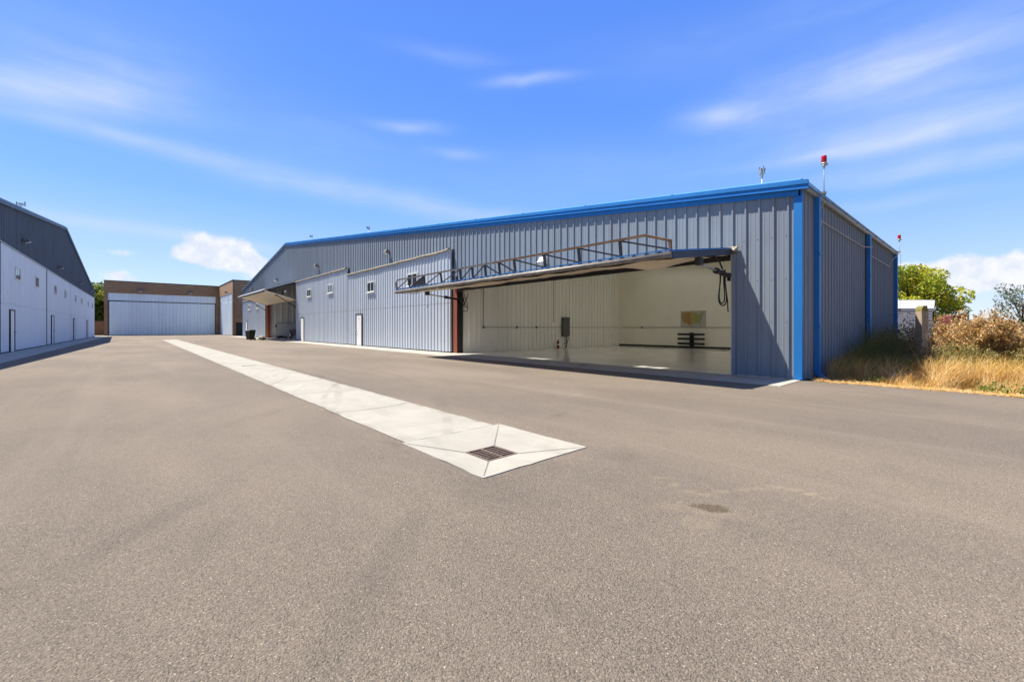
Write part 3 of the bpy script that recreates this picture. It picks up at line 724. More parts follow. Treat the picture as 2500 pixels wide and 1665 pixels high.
for a, b2 in wins:
    f = MB(); ym = (a + b2) / 2
    for y0, y1, t0, t1 in ((a, a + .07, WT0, WT1), (b2 - .07, b2, WT0, WT1), (a + .07, b2 - .07, WT0, WT0 + .05), (a + .07, b2 - .07, WT1 - .05, WT1), (ym - .03, ym + .03, WT0 + .05, WT1 - .05)):
        f.hexa([PA(y0, t0, .06), PA(y1, t0, .06), PA(y1, t1, .06), PA(y0, t1, .06)], [PA(y0, t0, .16), PA(y1, t0, .16), PA(y1, t1, .16), PA(y0, t1, .16)])
    f.build('window_frame', M['vinyl'], dA, True)
    p = MB(); p.quad(PA(a + .07, WT0 + .05, .12), PA(b2 - .07, WT0 + .05, .12), PA(b2 - .07, WT1 - .05, .12), PA(a + .07, WT1 - .05, .12)); p.build('window_pane', M['clear'], dA, True)
# outer truss
ts = MB(); TT = DL - .02; hb0, ht = .15, .53
ypos = [15.28, 14.11, 12.94, 11.75, 11.07, 10.4, 9.72, 9.04, 7.85, 6.68, 5.49]
ye0, ye1 = 16.40, 4.31
ts.bar(PA(16.22, TT, ht), PA(10.0, TT, ht), .055, .055, 0, nvec); ts.bar(PA(10.0, TT, ht), PA(4.86, TT, ht), .055, .055, 1, nvec)
ts.bar(PA(16.22, TT, ht), PA(ye0, TT, .40), .05, .05, 0, nvec); ts.bar(PA(ye0, TT, .42), PA(ye0, TT, .02), .05, .05, 0, (0, 1, 0))
ts.bar(PA(4.86, TT, ht), PA(ye1, TT, .34), .055, .055, 1, nvec); ts.bar(PA(ye1, TT, .36), PA(ye1, TT, -.02), .055, .055, 1, (0, 1, 0))
for yy in ypos: ts.bar(PA(yy, TT, hb0), PA(yy, TT, ht - .02), .055, .055, 2, (0, 1, 0))
allp = [ye0] + ypos + [ye1]
for k in range(len(allp) - 1):
    a, b2 = allp[k], allp[k + 1]          # a is the left (far) post
    if k < 6: ts.bar(PA(a - .03, TT, hb0 + .02), PA(b2 + .03, TT, ht - .03), .028, .028, 2, nvec)
    else: ts.bar(PA(a - .03, TT, ht - .03), PA(b2 + .03, TT, hb0 + .02), .034, .034, 2, nvec)
ts.hexa([PA(15.28, TT - .01, hb0), PA(14.13, TT - .01, hb0), PA(14.13, TT - .01, ht - .03), PA(14.2, TT - .01, ht - .03)], [PA(15.28, TT + .01, hb0), PA(14.13, TT + .01, hb0), PA(14.13, TT + .01, ht - .03), PA(14.2, TT + .01, ht - .03)], 2)
ts.build('truss', [M['truss'], M['truss_rust'], M['dark']], dA, True)
tb = MB(); tb.tube([PA(16.44, DL + .035, .045 + .0), PA(13, DL + .04, .045), PA(9, DL + .035, .05), PA(4.27, DL + .035, .045)], .062, 12); tb.build('edge_tube', M['truss'], dA, True)
for yy in (AY0 + .08, AY1 - .10):
    hc = MB()
    A_, B_ = Vector((9.62, yy, 2.66)), Vector((VX + .12, yy + (.0), 2.50)); mid = A_.lerp(B_, .52)
    hc.tube([A_, mid], .028, 10, 1); hc.tube([mid - (B_ - A_) * .03, B_], .055, 12, 0)
    hc.box(9.52, 9.70, yy - .06, yy + .06, 2.62, 2.80, 0); hc.box(VX + .05, VX + .22, yy - .07, yy + .07, 2.40, 2.60, 0)
    hc.lathe([(.07, -.03), (.07, .03)], tuple(mid.lerp(B_, .35)), 12, 0, 'x'); hc.lathe([(.075, -.05), (.075, .05)], tuple(mid), 12, 0, 'x')
    hc.build('hydraulic_cylinder', [M['dark'], M['galv']], dA, True)
hs = MB()
def loop(y, x, z0, drop, wdt, dy):
    pts = []
    for k in range(25):
        a = k / 24; ang = math.pi * 2 * a
        pts.append((x + wdt * math.sin(ang) * math.sin(math.pi * a) ** .5, y + dy * a + .03 * math.sin(ang), z0 - drop * math.sin(math.pi * a) ** .8))
    return pts
yy = AY0 + .12
hs.tube(loop(yy, 11.13, 2.66, .90, .30, .10), .016, 8); hs.tube(loop(yy + .05, 11.2, 2.66, .84, .22, .09), .016, 8); hs.tube([(11.0, yy, 2.66), (10.85, yy + .02, 2.86), (10.55, yy + .04, 2.96), (10.2, yy + .05, 2.9)], .02, 8)
hs.tube([(11.15, yy, 2.66), (11.22, yy + .02, 2.3), (11.38, yy + .03, 1.9), (11.42, yy + .03, 1.6)], .016, 8)
hs.build('hydraulic_hose', M['black'], dA, True); hs = MB()
yy = AY1 - .18
hs.tube(loop(yy, 11.45, 2.62, .66, .26, -.30), .014, 8); hs.tube(loop(yy - .05, 11.5, 2.75, .62, .18, -.25), .014, 8)
hs.build('hydraulic_hose', M['black'], dA, True)
for yy in (AY0 - .09, AY1 + .08):
    hg = MB(); hg.lathe([(.055, -.06), (.06, 0), (.055, .06)], (HX - .02, yy, HZ + .06), 12, 0, 'y'); hg.box(HX - .06, HX + .08, yy + .062, yy + .12, HZ - .03, HZ + .11)
    hg.build('hinge', M['truss'], dA, True)
fs_ = MB(); prev = None
for i in range(50):
    y = AY0 - .15 + (AY1 - AY0 + .2) * i / 49; j = .012 * mnoise.noise(Vector((y, 0, 8)))
    sec_ = [(VX - .034, y, 3.24 + j), (VX - .13, y, 3.19 + j), (VX - .14, y, 3.16 + j), (VX - .034, y, 3.20 + j)]
    if prev: fs_.add(prev + sec_, [(k, (k + 1) % 4, 4 + (k + 1) % 4, 4 + k) for k in range(4)])
    prev = sec_
fs_.build('weather_strip', M['beige'], dA, True)
rp = MB(); rp.tube([(9.62, AY1 - .12, 2.62), (9.62, AY1 - .12, 2.2)], .006, 6); rp.tube([(9.62, AY1 - .12, 2.2), (9.64, AY1 - .12, 2.12), (9.60, AY1 - .12, 2.08), (9.58, AY1 - .12, 2.14)], .012, 6); rp.build('pull_hook', M['dark'], dA, True)

# ---------------- bays B, C, E: closed bifold doors
def closed_door(y0, y1, ztop, seam, windows, door_y, label, mat, Pd, handle_first=True, door_mat=None, parent=None, trim=None):
    mb = MB()
    ribbed(mb, Pd, y0 + .03, y1 - .03, .06, seam - .008, minor=False); ribbed(mb, Pd, y0 + .03, y1 - .03, seam + .008, ztop, minor=False)
    for a in (y0 + .03, y1 - .03):      # returns at both ends
        mb.quad(Pd(a, 0, .06), Pd(a, -.13, .06), Pd(a, -.13, ztop), Pd(a, 0, ztop))
    mb.quad(Pd(y0 + .03, 0, ztop), Pd(y1 - .03, 0, ztop), Pd(y1 - .03, -.13, ztop), Pd(y0 + .03, -.13, ztop))
    dd = mb.build('bifold_door', mat, parent, True); dd['label'] = label
    se = MB(); se.hexa([Pd(y0 + .03, -.02, seam - .0085), Pd(y1 - .03, -.02, seam - .0085), Pd(y1 - .03, -.02, seam + .0085), Pd(y0 + .03, -.02, seam + .0085)], [Pd(y0 + .03, .004, seam - .0085), Pd(y1 - .03, .004, seam - .0085), Pd(y1 - .03, .004, seam + .0085), Pd(y0 + .03, .004, seam + .0085)])
    se.build('fold_seam', M['beige'], dd, True)
    bs = MB(); bs.hexa([Pd(y0 + .03, -.12, .012), Pd(y1 - .03, -.12, .012), Pd(y1 - .03, .012, .012), Pd(y0 + .03, .012, .012)], [Pd(y0 + .03, -.12, .058), Pd(y1 - .03, -.12, .058), Pd(y1 - .03, .012, .058), Pd(y0 + .03, .012, .058)])
    bs.build('bottom_seal', M['black'], dd, True)
    for a, b2, c, d in windows: window_unit(dd, Pd, a, b2, c, d)
    if door_y:
        entry_door(dd, Pd, door_y[0], door_y[1], .03, 2.05, door_mat or M['white'], door_y[1] - .07 if handle_first else door_y[0] + .07, trim=trim)
    weather_flap(dd, Pd, y0 + .01, y1 - .01, ztop + .02)
    return dd
PD = lambda s, h, z: (VX - .13 - h, s, z)
closed_door(16.85, 29.66, 4.86, 2.37, [(25.24, 26.3, 3.43, 4.08), (19.9, 21.0, 3.43, 4.10)], (27.17, 28.02), 'wider closed light blue folding door nearest the open bay', M['door'], PD, parent=hb)
PD2 = lambda s, h, z: (VX - .13 - h, s, z)
closed_door(29.74, 42.33, 5.36, 2.37, [(37.75, 38.85, 3.82, 4.45), (32.57, 33.67, 3.82, 4.47)], (39.76, 40.62), 'taller closed light blue folding door in the middle', M['door'], PD2, parent=hb)
closed_door(54.6, 67.5, 4.76, 2.37, [(62.6, 63.7, 3.5, 4.1), (57.8, 58.9, 3.5, 4.1)], (64.4, 65.2), 'closed light blue folding door at the far end', M['door'], PD, parent=hb)
# dark slots between the doors
for q in ((VX - .05, VX + .1, 16.72, 16.86, .02, 4.9), (VX - .1, VX + .1, 29.665, 29.735, .02, 5.3), (VX - .06, VX + .1, 42.34, 42.5, .02, 5.4), (VX - .06, VX + .1, 54.32, 54.58, .02, 5.4)):
    sl = MB(); sl.box(*q); sl.build('door_slot', M['black'], hb, True)
# columns beside bay D
dc = MB(); dc.box(VX - .03, VX + .3, 54.05, 54.31, 0, 5.5); dc.build('steel_column', M['red_oxide'], hb, True)
# bay D: opened bifold door, folded halfway out
DY0, DY1 = 42.5, 54.3
top_, fold, low = Vector((VX - .1, 0, 5.45)), Vector((8.62, 0, 4.45)), Vector((VX - .12, 0, 3.72))
mb = MB()
def leafq(a, b2, th, mi_out, mi_in, mb):
    d = (b2 - a).normalized(); nrm = Vector((d.z, 0, -d.x)); nrm = nrm if nrm.x < 0 or nrm.z > 0 else -nrm
    P0, P1 = a, b2
    q = lambda p, y, o_: (p.x + nrm.x * o_, y, p.z + nrm.z * o_)
    mb.hexa([q(P0, DY0, 0), q(P1, DY0, 0), q(P1, DY1, 0), q(P0, DY1, 0)], [q(P0, DY0, th), q(P1, DY0, th), q(P1, DY1, th), q(P0, DY1, th)], mi_out)
leafq(top_, fold + Vector((.04, 0, .1)), .1, 0, 0, mb)
dD = mb.build('bifold_door', M['door'], hb, True); dD['label'] = 'folding door raised and half folded outward, pale underside showing'
mb = MB(); leafq(low, fold, .08, 0, 0, mb); mb.build('lower_leaf', M['lining_pale'], dD, True)
lp = MB(); lp.box(8.50, 8.66, DY0 - .02, DY1 + .02, 4.49, 4.56); lp.box(8.52, 8.66, DY0 - .01, DY1 + .01, 4.36, 4.488, 1); lp.build('fold_edge', [M['white'], M['dark']], dD, True)
for yy in (DY0 + .12, DY1 - .12):
    b_ = MB(); b_.tube([(9.6, yy, 4.16), (VX + .0, yy + .0, 3.05)], .035, 8); b_.box(9.5, 9.7, yy - .06, yy + .06, 4.08, 4.2); b_.build('strut', M['dark'], dD, True)
    b_ = MB(); b_.bar((VX - .05, yy, 5.35), (8.75, yy, 4.62), .09, .12); b_.bar((VX - .05, yy + .02, 3.80), (8.75, yy + .02, 4.50), .08, .07); b_.bar((9.8, yy, 4.85), (10.2, yy, 4.1), .05, .05); b_.build('fold_arm', M['dark'], dD, True)
b_ = MB(); b_.tube([(8.95, DY1 - .5, 4.33), (VX - .2, DY1 - .45, 3.72)], .02, 6); b_.build('brace', M['galv'], dD, True); b_ = MB(); b_.tube([(10.4, DY0 + .3, 4.5), (10.4, DY0 + .9, 4.55)], .12, 10); b_.build('lift_motor', M['galv'], dD, True)
weather_flap(dD, lambda s, h, z: (VX - .1 - h, s, z), DY0, DY1, 5.50, curl=False)
# bay D walls
pd_ = MB(); PPD = lambda s, h, z: (s, 54.32 - h, z)
ribbed(pd_, PPD, VX + .32, BACK, .014, 8.1, pitch=.61, wide=.07, top=.045, depth=.045, minor=False); pd_.box(VX + .32, BACK, 54.34, 54.40, 0, 8.1); pd_.build('partition_wall', M['inner_wall'], hb, True)
pd_ = MB(); pd_.box(VX + .32, BACK, 42.36, 42.42, 0, 8.9); pd_.build('partition_wall', M['inner_wall'], hb, True)
pd_ = MB(); pd_.box(BACK - .08, BACK - .02, 42.5, 54.3, 0, 8.0); pd_.build('inner_rear_wall', M['inner_plain'], hb, True)
ww = MB(); ww.tube([(VX + .9, 54.25, 1.35), (VX + .9, 54.25, .95), (VX + 6, 54.25, .95)], .02, 6); ww.box(VX + .83, VX + .97, 54.2, 54.27, 1.25, 1.55); ww.box(VX + 1.9, VX + 2.05, 54.2, 54.27, .9, 1.1); ww.build('wiring', M['panelgrey'], hb, True)

# ================================================================== things inside bay A
ep = thing('electrical_panel', 'grey electrical panel box mounted on the ribbed wall inside the open hangar', 'electrical panel', (18.85, 16.46, .70))
b_ = MB(); b_.box(-.27, .27, -.17, -.0, .0, 1.1); b_.build('cabinet', M['panelgrey'], ep)
b_ = MB(); b_.box(-.25, .25, -.185, -.171, .02, 1.08); b_.box(.19, .21, -.2, -.186, .5, .62); b_.build('cover', M['panelgrey'], ep)
b_ = MB(); b_.tube([(.1, -.08, .0), (.1, -.08, -.4), (.05, -.1, -.6), (-.05, -.1, -.66)], .03, 8); b_.tube([(.15, -.1, -.02), (.25, -.12, -.1), (.1, -.12, -.35), (-.25, -.12, -.45)], .012, 6); b_.build('cable', M['dark'], ep)
fe = thing('fire_extinguisher', 'small fire extinguisher standing on the floor below the grey electrical panel', 'fire extinguisher', (18.05, 16.25, .014))
b_ = MB(); b_.lathe([(.07, 0), (.075, .02), (.075, .34), (.05, .40), (.02, .43)], n=16); b_.build('cylinder', M['red_plastic'], fe)
b_ = MB(); b_.lathe([(.076, .18), (.0765, .2), (.0765, .27), (.076, .28)], n=16); b_.build('label_band', M['white'], fe)
b_ = MB(); b_.lathe([(.025, .43), (.025, .47)], n=10); b_.bar((0, 0, .48), (.12, 0, .51), .02, .015); b_.bar((0, 0, .46), (.11, 0, .455), .02, .012); b_.build('valve', M['dark'], fe)
b_ = MB(); b_.tube([(-.02, 0, .45), (-.09, 0, .42), (-.105, 0, .25), (-.1, 0, .1)], .012, 8); b_.build('hose', M['black'], fe)
# wall map
mp = thing('wall_map', 'large paper map of a country pinned on the cream rear wall', 'map', (24.398, 11.42, 1.23))
def map_mat():
    m, t, b = new_mat('map_print')
    co = t.node('ShaderNodeTexCoord').outputs['Object']; sp = t.node('ShaderNodeSeparateXYZ', ins={0: co})
    f = t.math('ADD', t.math('MULTIPLY', sp.outputs[1], -.68), .5); f = t.math('ADD', f, t.math('MULTIPLY', t.math('SUBTRACT', t.noise(co, 5, 4), .5), .22))
    c = t.ramp(f, [(.05, (.35, .33, .12)), (.2, (.45, .25, .08)), (.36, (.42, .19, .06)), (.45, (.46, .40, .14)), (.6, (.38, .39, .15)), (1, (.34, .38, .16))])
    t.l.new(t.mix(t.math('MULTIPLY', t.noise(co, 30, 3), .35), c, (.25, .22, .1)), b.inputs['Base Color']); b.inputs['Roughness'].default_value = .5
    return m
M['map_land'] = map_mat(); M['map_sheet'] = simple('map_sheet', (.47, .47, .42), .4, 0, .05, 3)
b_ = MB(); b_.box(-.012, -.004, -.75, .75, .0, .95); b_.build('sheet', M['map_sheet'], mp)
outl = [(-.66, .86), (-.2, .885), (.1, .86), (.16, .82), (.24, .80), (.27, .72), (.36, .74), (.40, .80), (.54, .83), (.60, .90), (.66, .86), (.62, .78), (.56, .72), (.54, .62), (.50, .55), (.53, .48), (.46, .40), (.41, .32), (.44, .22), (.46, .10), (.43, .08), (.38, .20), (.33, .26), (.22, .25), (.16, .22), (.05, .24), (-.05, .16), (-.08, .04), (-.15, .05), (-.2, .15), (-.26, .13), (-.33, .22), (-.44, .22), (-.52, .27), (-.60, .30), (-.65, .42), (-.70, .58), (-.70, .74)]
b_ = MB(); b_.add([(-.0145, -p[0], p[1]) for p in outl], [tuple(range(len(outl)))]); b_.build('land_outline', M['map_land'], mp)
for yy in (-.73, 0, .73): b_ = MB(); b_.box(-.022, -.013, yy - .02, yy + .02, .925, .955); b_.build('clip', M['black'], mp)
rk = thing('storage_rack', 'black rack of three horizontal bars on a central post against the rear wall', 'rack', (24.2, 11.4, .014))
b_ = MB(); b_.box(-.07, .02, -.11, .11, .0, .90); b_.build('post', M['black'], rk)
for zz in (.20, .48, .74):
    b_ = MB(); b_.box(-.18, -.075, -.78, .78, zz, zz + .115); b_.build('bar', M['black'], rk)
b_ = MB(); b_.box(-.25, .14, -.14, .14, 0.0, .03); b_.build('foot', M['black'], rk)

# bay D contents
wb = thing('leaning_board', 'large white board leaning against the wall inside the far open bay', 'board', (13.6, 54.0, .014))
b_ = MB(); b_.hexa([(-1.25, -.30, 0), (1.15, -.30, 0), (1.15, -.26, 0), (-1.25, -.26, 0)], [(-1.35, .12, 1.68), (1.05, .12, 1.68), (1.05, .16, 1.68), (-1.35, .16, 1.68)]); b_.build('sheet', M['white'], wb)
b_ = MB(); b_.bar((-1.36, .13, 1.69), (1.06, .13, 1.69), .05, .03); b_.build('edge_strip', M['panelgrey'], wb)
mc = thing('motorcycle', 'dark motorcycle with fairing parked just inside the far open bay', 'motorcycle', (12.95, 49.6, .014), math.radians(200))
for nm, yy in (('wheel', .70), ('wheel', -.70)):
    b_ = MB(); b_.lathe([(.20, -.05), (.28, -.065), (.315, -.03), (.315, .03), (.28, .065), (.20, .05)], (0, yy, .315), 20, 0, 'x'); wo = b_.build('wheel', M['black'], mc)
    b_ = MB(); b_.lathe([(.03, -.06), (.19, -.055), (.199, 0), (.19, .055), (.03, .06)], (0, yy, .315), 16, 0, 'x'); b_.build('rim', M['galv'], wo)
b_ = MB(); b_.add([(x * w_, y, z) for x, w_ in ((-1, .13), (1, .13)) for y, z in ((.42, .55), (.30, .95), (.05, 1.0), (-.1, .82), (-.75, .92), (-.85, .8), (-.3, .55), (-.1, .35), (.25, .35))], [tuple(range(9)), tuple(range(9, 18))] + [(k, (k + 1) % 9, 9 + (k + 1) % 9, 9 + k) for k in range(9)]); b_.build('body', M['dark'], mc)
b_ = MB(); b_.lathe([(.20, -.02), (.25, .1), (.2, .28), (.07, .40)], (0, .42, .72), 12, 0, 'z'); b_.build('fairing', M['black'], mc)
b_ = MB(); b_.hexa([(-.16, .50, 1.02), (.16, .50, 1.02), (.15, .49, 1.02), (-.15, .49, 1.02)], [(-.13, .36, 1.28), (.13, .36, 1.28), (.12, .35, 1.28), (-.12, .35, 1.28)]); b_.build('windscreen', M['pane'], mc)
b_ = MB(); b_.box(-.15, .15, -.7, -.05, .86, .93); b_.build('seat', M['black'], mc)
for xx in (-.09, .09):
    b_ = MB(); b_.tube([(xx, .70, .32), (xx, .48, .95)], .028, 8); b_.build('fork', M['chrome'], mc)
b_ = MB(); b_.tube([(-.38, .28, 1.05), (-.2, .38, 1.03), (.2, .38, 1.03), (.38, .28, 1.05)], .016, 8); b_.tube([(-.38, .28, 1.05), (-.42, .34, 1.2)], .01, 6); b_.tube([(.38, .28, 1.05), (.42, .34, 1.2)], .01, 6); b_.build('handlebar', M['black'], mc)
b_ = MB(); b_.lathe([(.09, 0), (.085, .03), (.03, .05)], (0, .64, .86), 14, 0, 'y'); b_.build('headlight', M['chrome'], mc)
b_ = MB(); b_.box(-.5, .5, -.25, .25, 0, .16); b_.box(-.35, .1, -.2, .15, .161, .27); b_.xf(Matrix.Translation((12.6, 53.4, .014)))
tag(b_.build('tool_case', M['dark']), 'low dark case on the floor at the foot of the ribbed inner wall', 'case')

# wheelie bin
bn = thing('wheelie_bin', 'dark green wheeled rubbish bin standing on the asphalt by the far open bay', 'bin', (8.45, 47.4, 0), math.radians(-60))
b_ = MB(); b_.hexa([(-.22, -.24, .05), (.22, -.24, .05), (.22, .24, .05), (-.22, .24, .05)], [(-.29, -.33, .90), (.29, -.33, .90), (.29, .33, .90), (-.29, .33, .90)]); b_.build('body', M['green_bin'], bn)
b_ = MB(); b_.hexa([(-.32, -.38, .905), (.32, -.38, .905), (.32, .36, .905), (-.32, .36, .905)], [(-.27, -.30, .985), (.27, -.30, .985), (.27, .32, .985), (-.27, .32, .985)]); b_.build('lid', M['green_bin'], bn)
for xx in (-.25, .25):
    b_ = MB(); b_.lathe([(.05, -.03), (.11, -.03), (.11, .03), (.05, .03)], (xx, .27, .11), 14, 0, 'x'); b_.build('wheel', M['black'], bn)
b_ = MB(); b_.tube([(-.25, .40, .88), (.25, .40, .88)], .018, 8); b_.bar((-.25, .3, .88), (-.25, .42, .88), .03, .03); b_.bar((.25, .3, .88), (.25, .42, .88), .03, .03); b_.build('handle', M['green_bin'], bn)
bd = MB()
bd.lathe([(.0, -.3), (.17, -.26), (.2, 0), (.17, .24), (.05, .3)], (0, 0, .2), 12, 0, 'y'); bd.lathe([(.02, -.3), (.1, -.25), (.12, 0), (.09, .25), (.02, .32)], (-.25, -.35, .12), 10, 1, 'x')
bd.xf(Matrix.Translation((9.35, 47.0, 0)) @ Matrix.Rotation(.7, 4, 'Z'))
tag(bd.build('sandbag', [M['beige'], M['dark']]), 'small grey and black bundle on the ground between bin and open bay', 'bundle')

# ================================================================== lights
def floodlight(name, label, loc, rotz, group, body=None, lens_m=None, sc=1.0):
    t_ = thing(name, label, 'floodlight', loc, rotz, group)      # local +y points out of the wall
    b_ = MB(); b_.box(-.06, .06, 0, .03, -.08, .08); b_.tube([(0, .02, .0), (0, .10, .02)], .022, 8); b_.build('bracket', body or M['lamp_body'], t_)
    b_ = MB(); b_.hexa([(-.15, .08, -.10), (.15, .08, -.10), (.13, .09, .10), (-.13, .09, .10)], [(-.15, .27, -.04), (.15, .27, -.04), (.11, .17, .13), (-.11, .17, .13)]); b_.build('housing', body or M['lamp_body'], t_)
    b_ = MB(); b_.hexa([(-.125, .11, -.125), (.125, .11, -.125), (.125, .11, -.10), (-.125, .11, -.10)], [(-.125, .26, -.070), (.125, .26, -.070), (.125, .26, -.045), (-.125, .26, -.045)]); b_.build('lens', M['lamp_pale'], t_)
    t_.scale = (sc, sc, sc)
    return t_
for y_, z_, lab in ((10.74, 3.62, 'pale floodlight on the near hangar wall just above the door truss'), (23.5, 5.65, 'floodlight on the slate wall above the nearer closed folding door'), (36.34, 6.22, 'floodlight on the slate wall above the taller middle folding door'), (49.26, 6.16, 'floodlight on the slate wall above the far open bay'), (61.5, 6.0, 'farthest floodlight on the right hangar wall beyond the open bay')):
    floodlight('floodlight', lab, (VX - .03, y_, z_), math.radians(90), 'wall floodlights', M['lamp_pale'] if y_ < 12 else None, sc=1.15 if y_ < 30 else 1.3)
def mast_light(label, loc, rotz, h):
    t_ = thing('roof_floodlight', label, 'roof light', loc, rotz, 'floodlights on short roof masts')
    b_ = MB(); b_.tube([(0, 0, -.25), (0, 0, h)], .014, 8); b_.lathe([(.025, h - .02), (.032, h + .03), (.02, h + .07)], n=10); b_.build('mast', M['galv'], t_)
    b_ = MB(); b_.hexa([(-.10, -.04, h + .10), (.10, -.04, h + .10), (.10, .04, h + .10), (-.10, .04, h + .10)], [(-.11, -.06, h + .20), (.11, -.06, h + .20), (.11, .06, h + .22), (-.11, .06, h + .22)]); b_.build('housing', M['galv'], t_)
    b_ = MB(); b_.bar((-.165, 0, h + .05), (-.165, .02, h + .25), .02, .06); b_.bar((.165, 0, h + .05), (.165, .02, h + .33), .02, .06); b_.bar((-.165, 0, h + .06), (.165, 0, h + .06), .05, .02); b_.build('yoke', M['galv'], t_)
    return t_
for y_, x_, h_, lab in ((4.05, 12.7, .62, 'metal roof light on a short mast nearest the building corner'), (29.8, 12.7, .62, 'small roof light on a mast between corner and ridge'), (43.0, 12.7, .60, 'small roof light on a mast beside the ridge')):
    mast_light(lab, (x_, y_, roof_z(y_)), .6, h_)

M['pole'] = simple('pole_grey', (.20, .205, .21), .5, .4, .1, 10)
def beacon(label, base, pole_pts, drop=None):
    t_ = thing('obstruction_light', label, 'beacon light', base, 0, 'red obstruction lights on the hangar eave')
    b_ = MB(); b_.tube(pole_pts, .0085, 8); b_.box(-.05, .05, -.04, .04, -.03, .03)
    if drop: b_.tube(drop, .005, 6)
    b_.build('pole', M['pole'], t_)
    tx, ty, tz = pole_pts[-1]
    b_ = MB(); b_.lathe([(.02, tz - .02), (.035, tz + .02), (.035, tz + .06), (.065, tz + .075), (.065, tz + .10)], (tx, ty, 0), 14); b_.bar((tx + .03, ty - .03, tz + .05), (tx + .10, ty - .05, tz + .09), .03, .03); b_.tube([(tx - .04, ty, tz + .0), (tx - .05, ty, tz + .05)], .012, 6); b_.build('socket', M['galv'], t_)
    b_ = MB(); b_.lathe([(.050, tz + .101), (.056, tz + .13), (.056, tz + .255), (.046, tz + .275), (.02, tz + .283)], (tx, ty, 0), 18); b_.build('lens', M['lens'], t_)
beacon('red obstruction beacon on a bent conduit pole at the near hangar corner', (12.38, NEAR_Y - .22, 4.43), [(.18, .0, -.14), (.06, .0, -.02), (.01, 0, .06), (0, 0, .16), (0, 0, .62)])
beacon('smaller red obstruction beacon on a pole at the far end of the gutter', (24.6, NEAR_Y - .32, 4.46), [(-.25, .02, -.12), (-.05, .0, .0), (0, 0, .10), (.0, 0, .45)], [(.15, -.02, -.05), (.45, .0, -.12), (.5, .0, -1.2), (.47, .02, -2.4), (.45, .02, -4.4)])

# ================================================================== LEFT HANGAR
LANG = -math.atan(.0138)
lh = thing('hangar_building', 'shaded hangar with dark gable and pale ribbed folding doors on the left', 'hangar', (-4.541, 30.0, 0), LANG)
# local: y along the wall (world y - 30), wall in plane x=0, faces +x
RLY, RLZ = 21.1, 9.52; NLY, FLY = -21.3, 48.9; NLZ, FLZ = 4.5, 5.86
def rlz(y): return NLZ + (RLZ - NLZ) * (y - NLY) / (RLY - NLY) if y <= RLY else RLZ + (FLZ - RLZ) * (y - RLY) / (FLY - RLY)
PL = lambda s, h, z: (h, s, z)
PLD = lambda s, h, z: (h + .05, s, z)
w = MB()
for y0, y1, zb in ((NLY, -12.6, .02), (-12.6, RLY, 5.10), (RLY, 48.5, 5.10), (48.5, FLY, .02)):
    ribbed(w, PL, y0, y1, zb, lambda s: rlz(s) - .1, minor=False)
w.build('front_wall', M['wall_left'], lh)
joints = [-12.6, -.35, 11.9, 24.2, 36.4, 48.5]
def left_door(y0, y1):
    mb = MB(); ribbed(mb, PLD, y0 + .04, y1 - .04, .06, 2.33, minor=False); ribbed(mb, PLD, y0 + .04, y1 - .04, 2.35, 5.08, minor=False)
    mb.quad(PLD(y0 + .04, 0, 5.08), PLD(y1 - .04, 0, 5.08), PLD(y1 - .04, -.06, 5.08), PLD(y0 + .04, -.06, 5.08))
    mb.quad(PLD(y1 - .04, 0, .06), PLD(y1 - .04, 0, 5.08), PLD(y1 - .04, -.06, 5.08), PLD(y1 - .04, -.06, .06)); mb.quad(PLD(y0 + .04, 0, .06), PLD(y0 + .04, 0, 5.08), PLD(y0 + .04, -.06, 5.08), PLD(y0 + .04, -.06, .06))
    d = mb.build('bifold_door', M['door_left'], lh)
    b_ = MB(); b_.box(-.03, .065, y0 + .04, y1 - .04, .012, .058); b_.build('bottom_seal', M['black'], d)
    b_ = MB(); b_.box(.0, .10, y0 + .02, y1 - .02, 5.085, 5.14); b_.build('head_flashing', M['gutter'], d)
    b_ = MB(); b_.box(-.01, .048, y0 + .04, y1 - .04, 2.331, 2.349); b_.build('fold_seam', M['door'], d)
    return d
def L_parts(d, y0):
    for a in (3.45, 8.65): 
        f = y0 + a; _win(d, f - .55, f + .55, 3.62, 4.28)
    _door(d, y0 + 1.75, y0 + 2.65)
def _bx(mb, P, a, b, c, d, o0, o1, mi=0): mb.hexa([P(a, o0, c), P(b, o0, c), P(b, o0, d), P(a, o0, d)], [P(a, o1, c), P(b, o1, c), P(b, o1, d), P(a, o1, d)], mi)
def _win(d, s0, s1, z0, z1):
    sm = (s0 + s1) / 2; w_ = .06; f = MB()
    _bx(f, PLD, s0, s0 + w_, z0, z1, -.02, .06); _bx(f, PLD, s1 - w_, s1, z0, z1, -.02, .06); _bx(f, PLD, s0 + w_, s1 - w_, z1 - w_, z1, -.02, .058); _bx(f, PLD, s0 + w_, s1 - w_, z0, z0 + w_, -.02, .058); _bx(f, PLD, sm - .03, sm + .03, z0 + w_, z1 - w_, -.02, .05)
    f.build('window_frame', M['vinyl'], d)
    p = MB(); _bx(p, PLD, s0 + w_, sm - .03, z0 + w_, z1 - w_, .036, .043); _bx(p, PLD, sm + .03, s1 - w_, z0 + w_, z1 - w_, .036, .043); p.build('window_pane', M['pane'], d)
def _door(d, s0, s1):
    f = MB(); _bx(f, PLD, s0 - .05, s0, .02, 2.08, -.02, .075); _bx(f, PLD, s1, s1 + .05, .02, 2.08, -.02, .075); _bx(f, PLD, s0, s1, 2.03, 2.08, -.02, .073); f.build('door_frame', M['dark'], d)
    p = MB(); _bx(p, PLD, s0, s1, .03, 2.03, -.02, .045); p.build('entry_door', M['door_left'], d)
    h = MB(); h.lathe([(.035, .09), (.035, .105), (.012, .11), (.012, .14), (.03, .145), (.028, .17)], (0, s1 - .08, .98), 10, 0, 'x'); h.build('door_handle', M['chrome'], d)
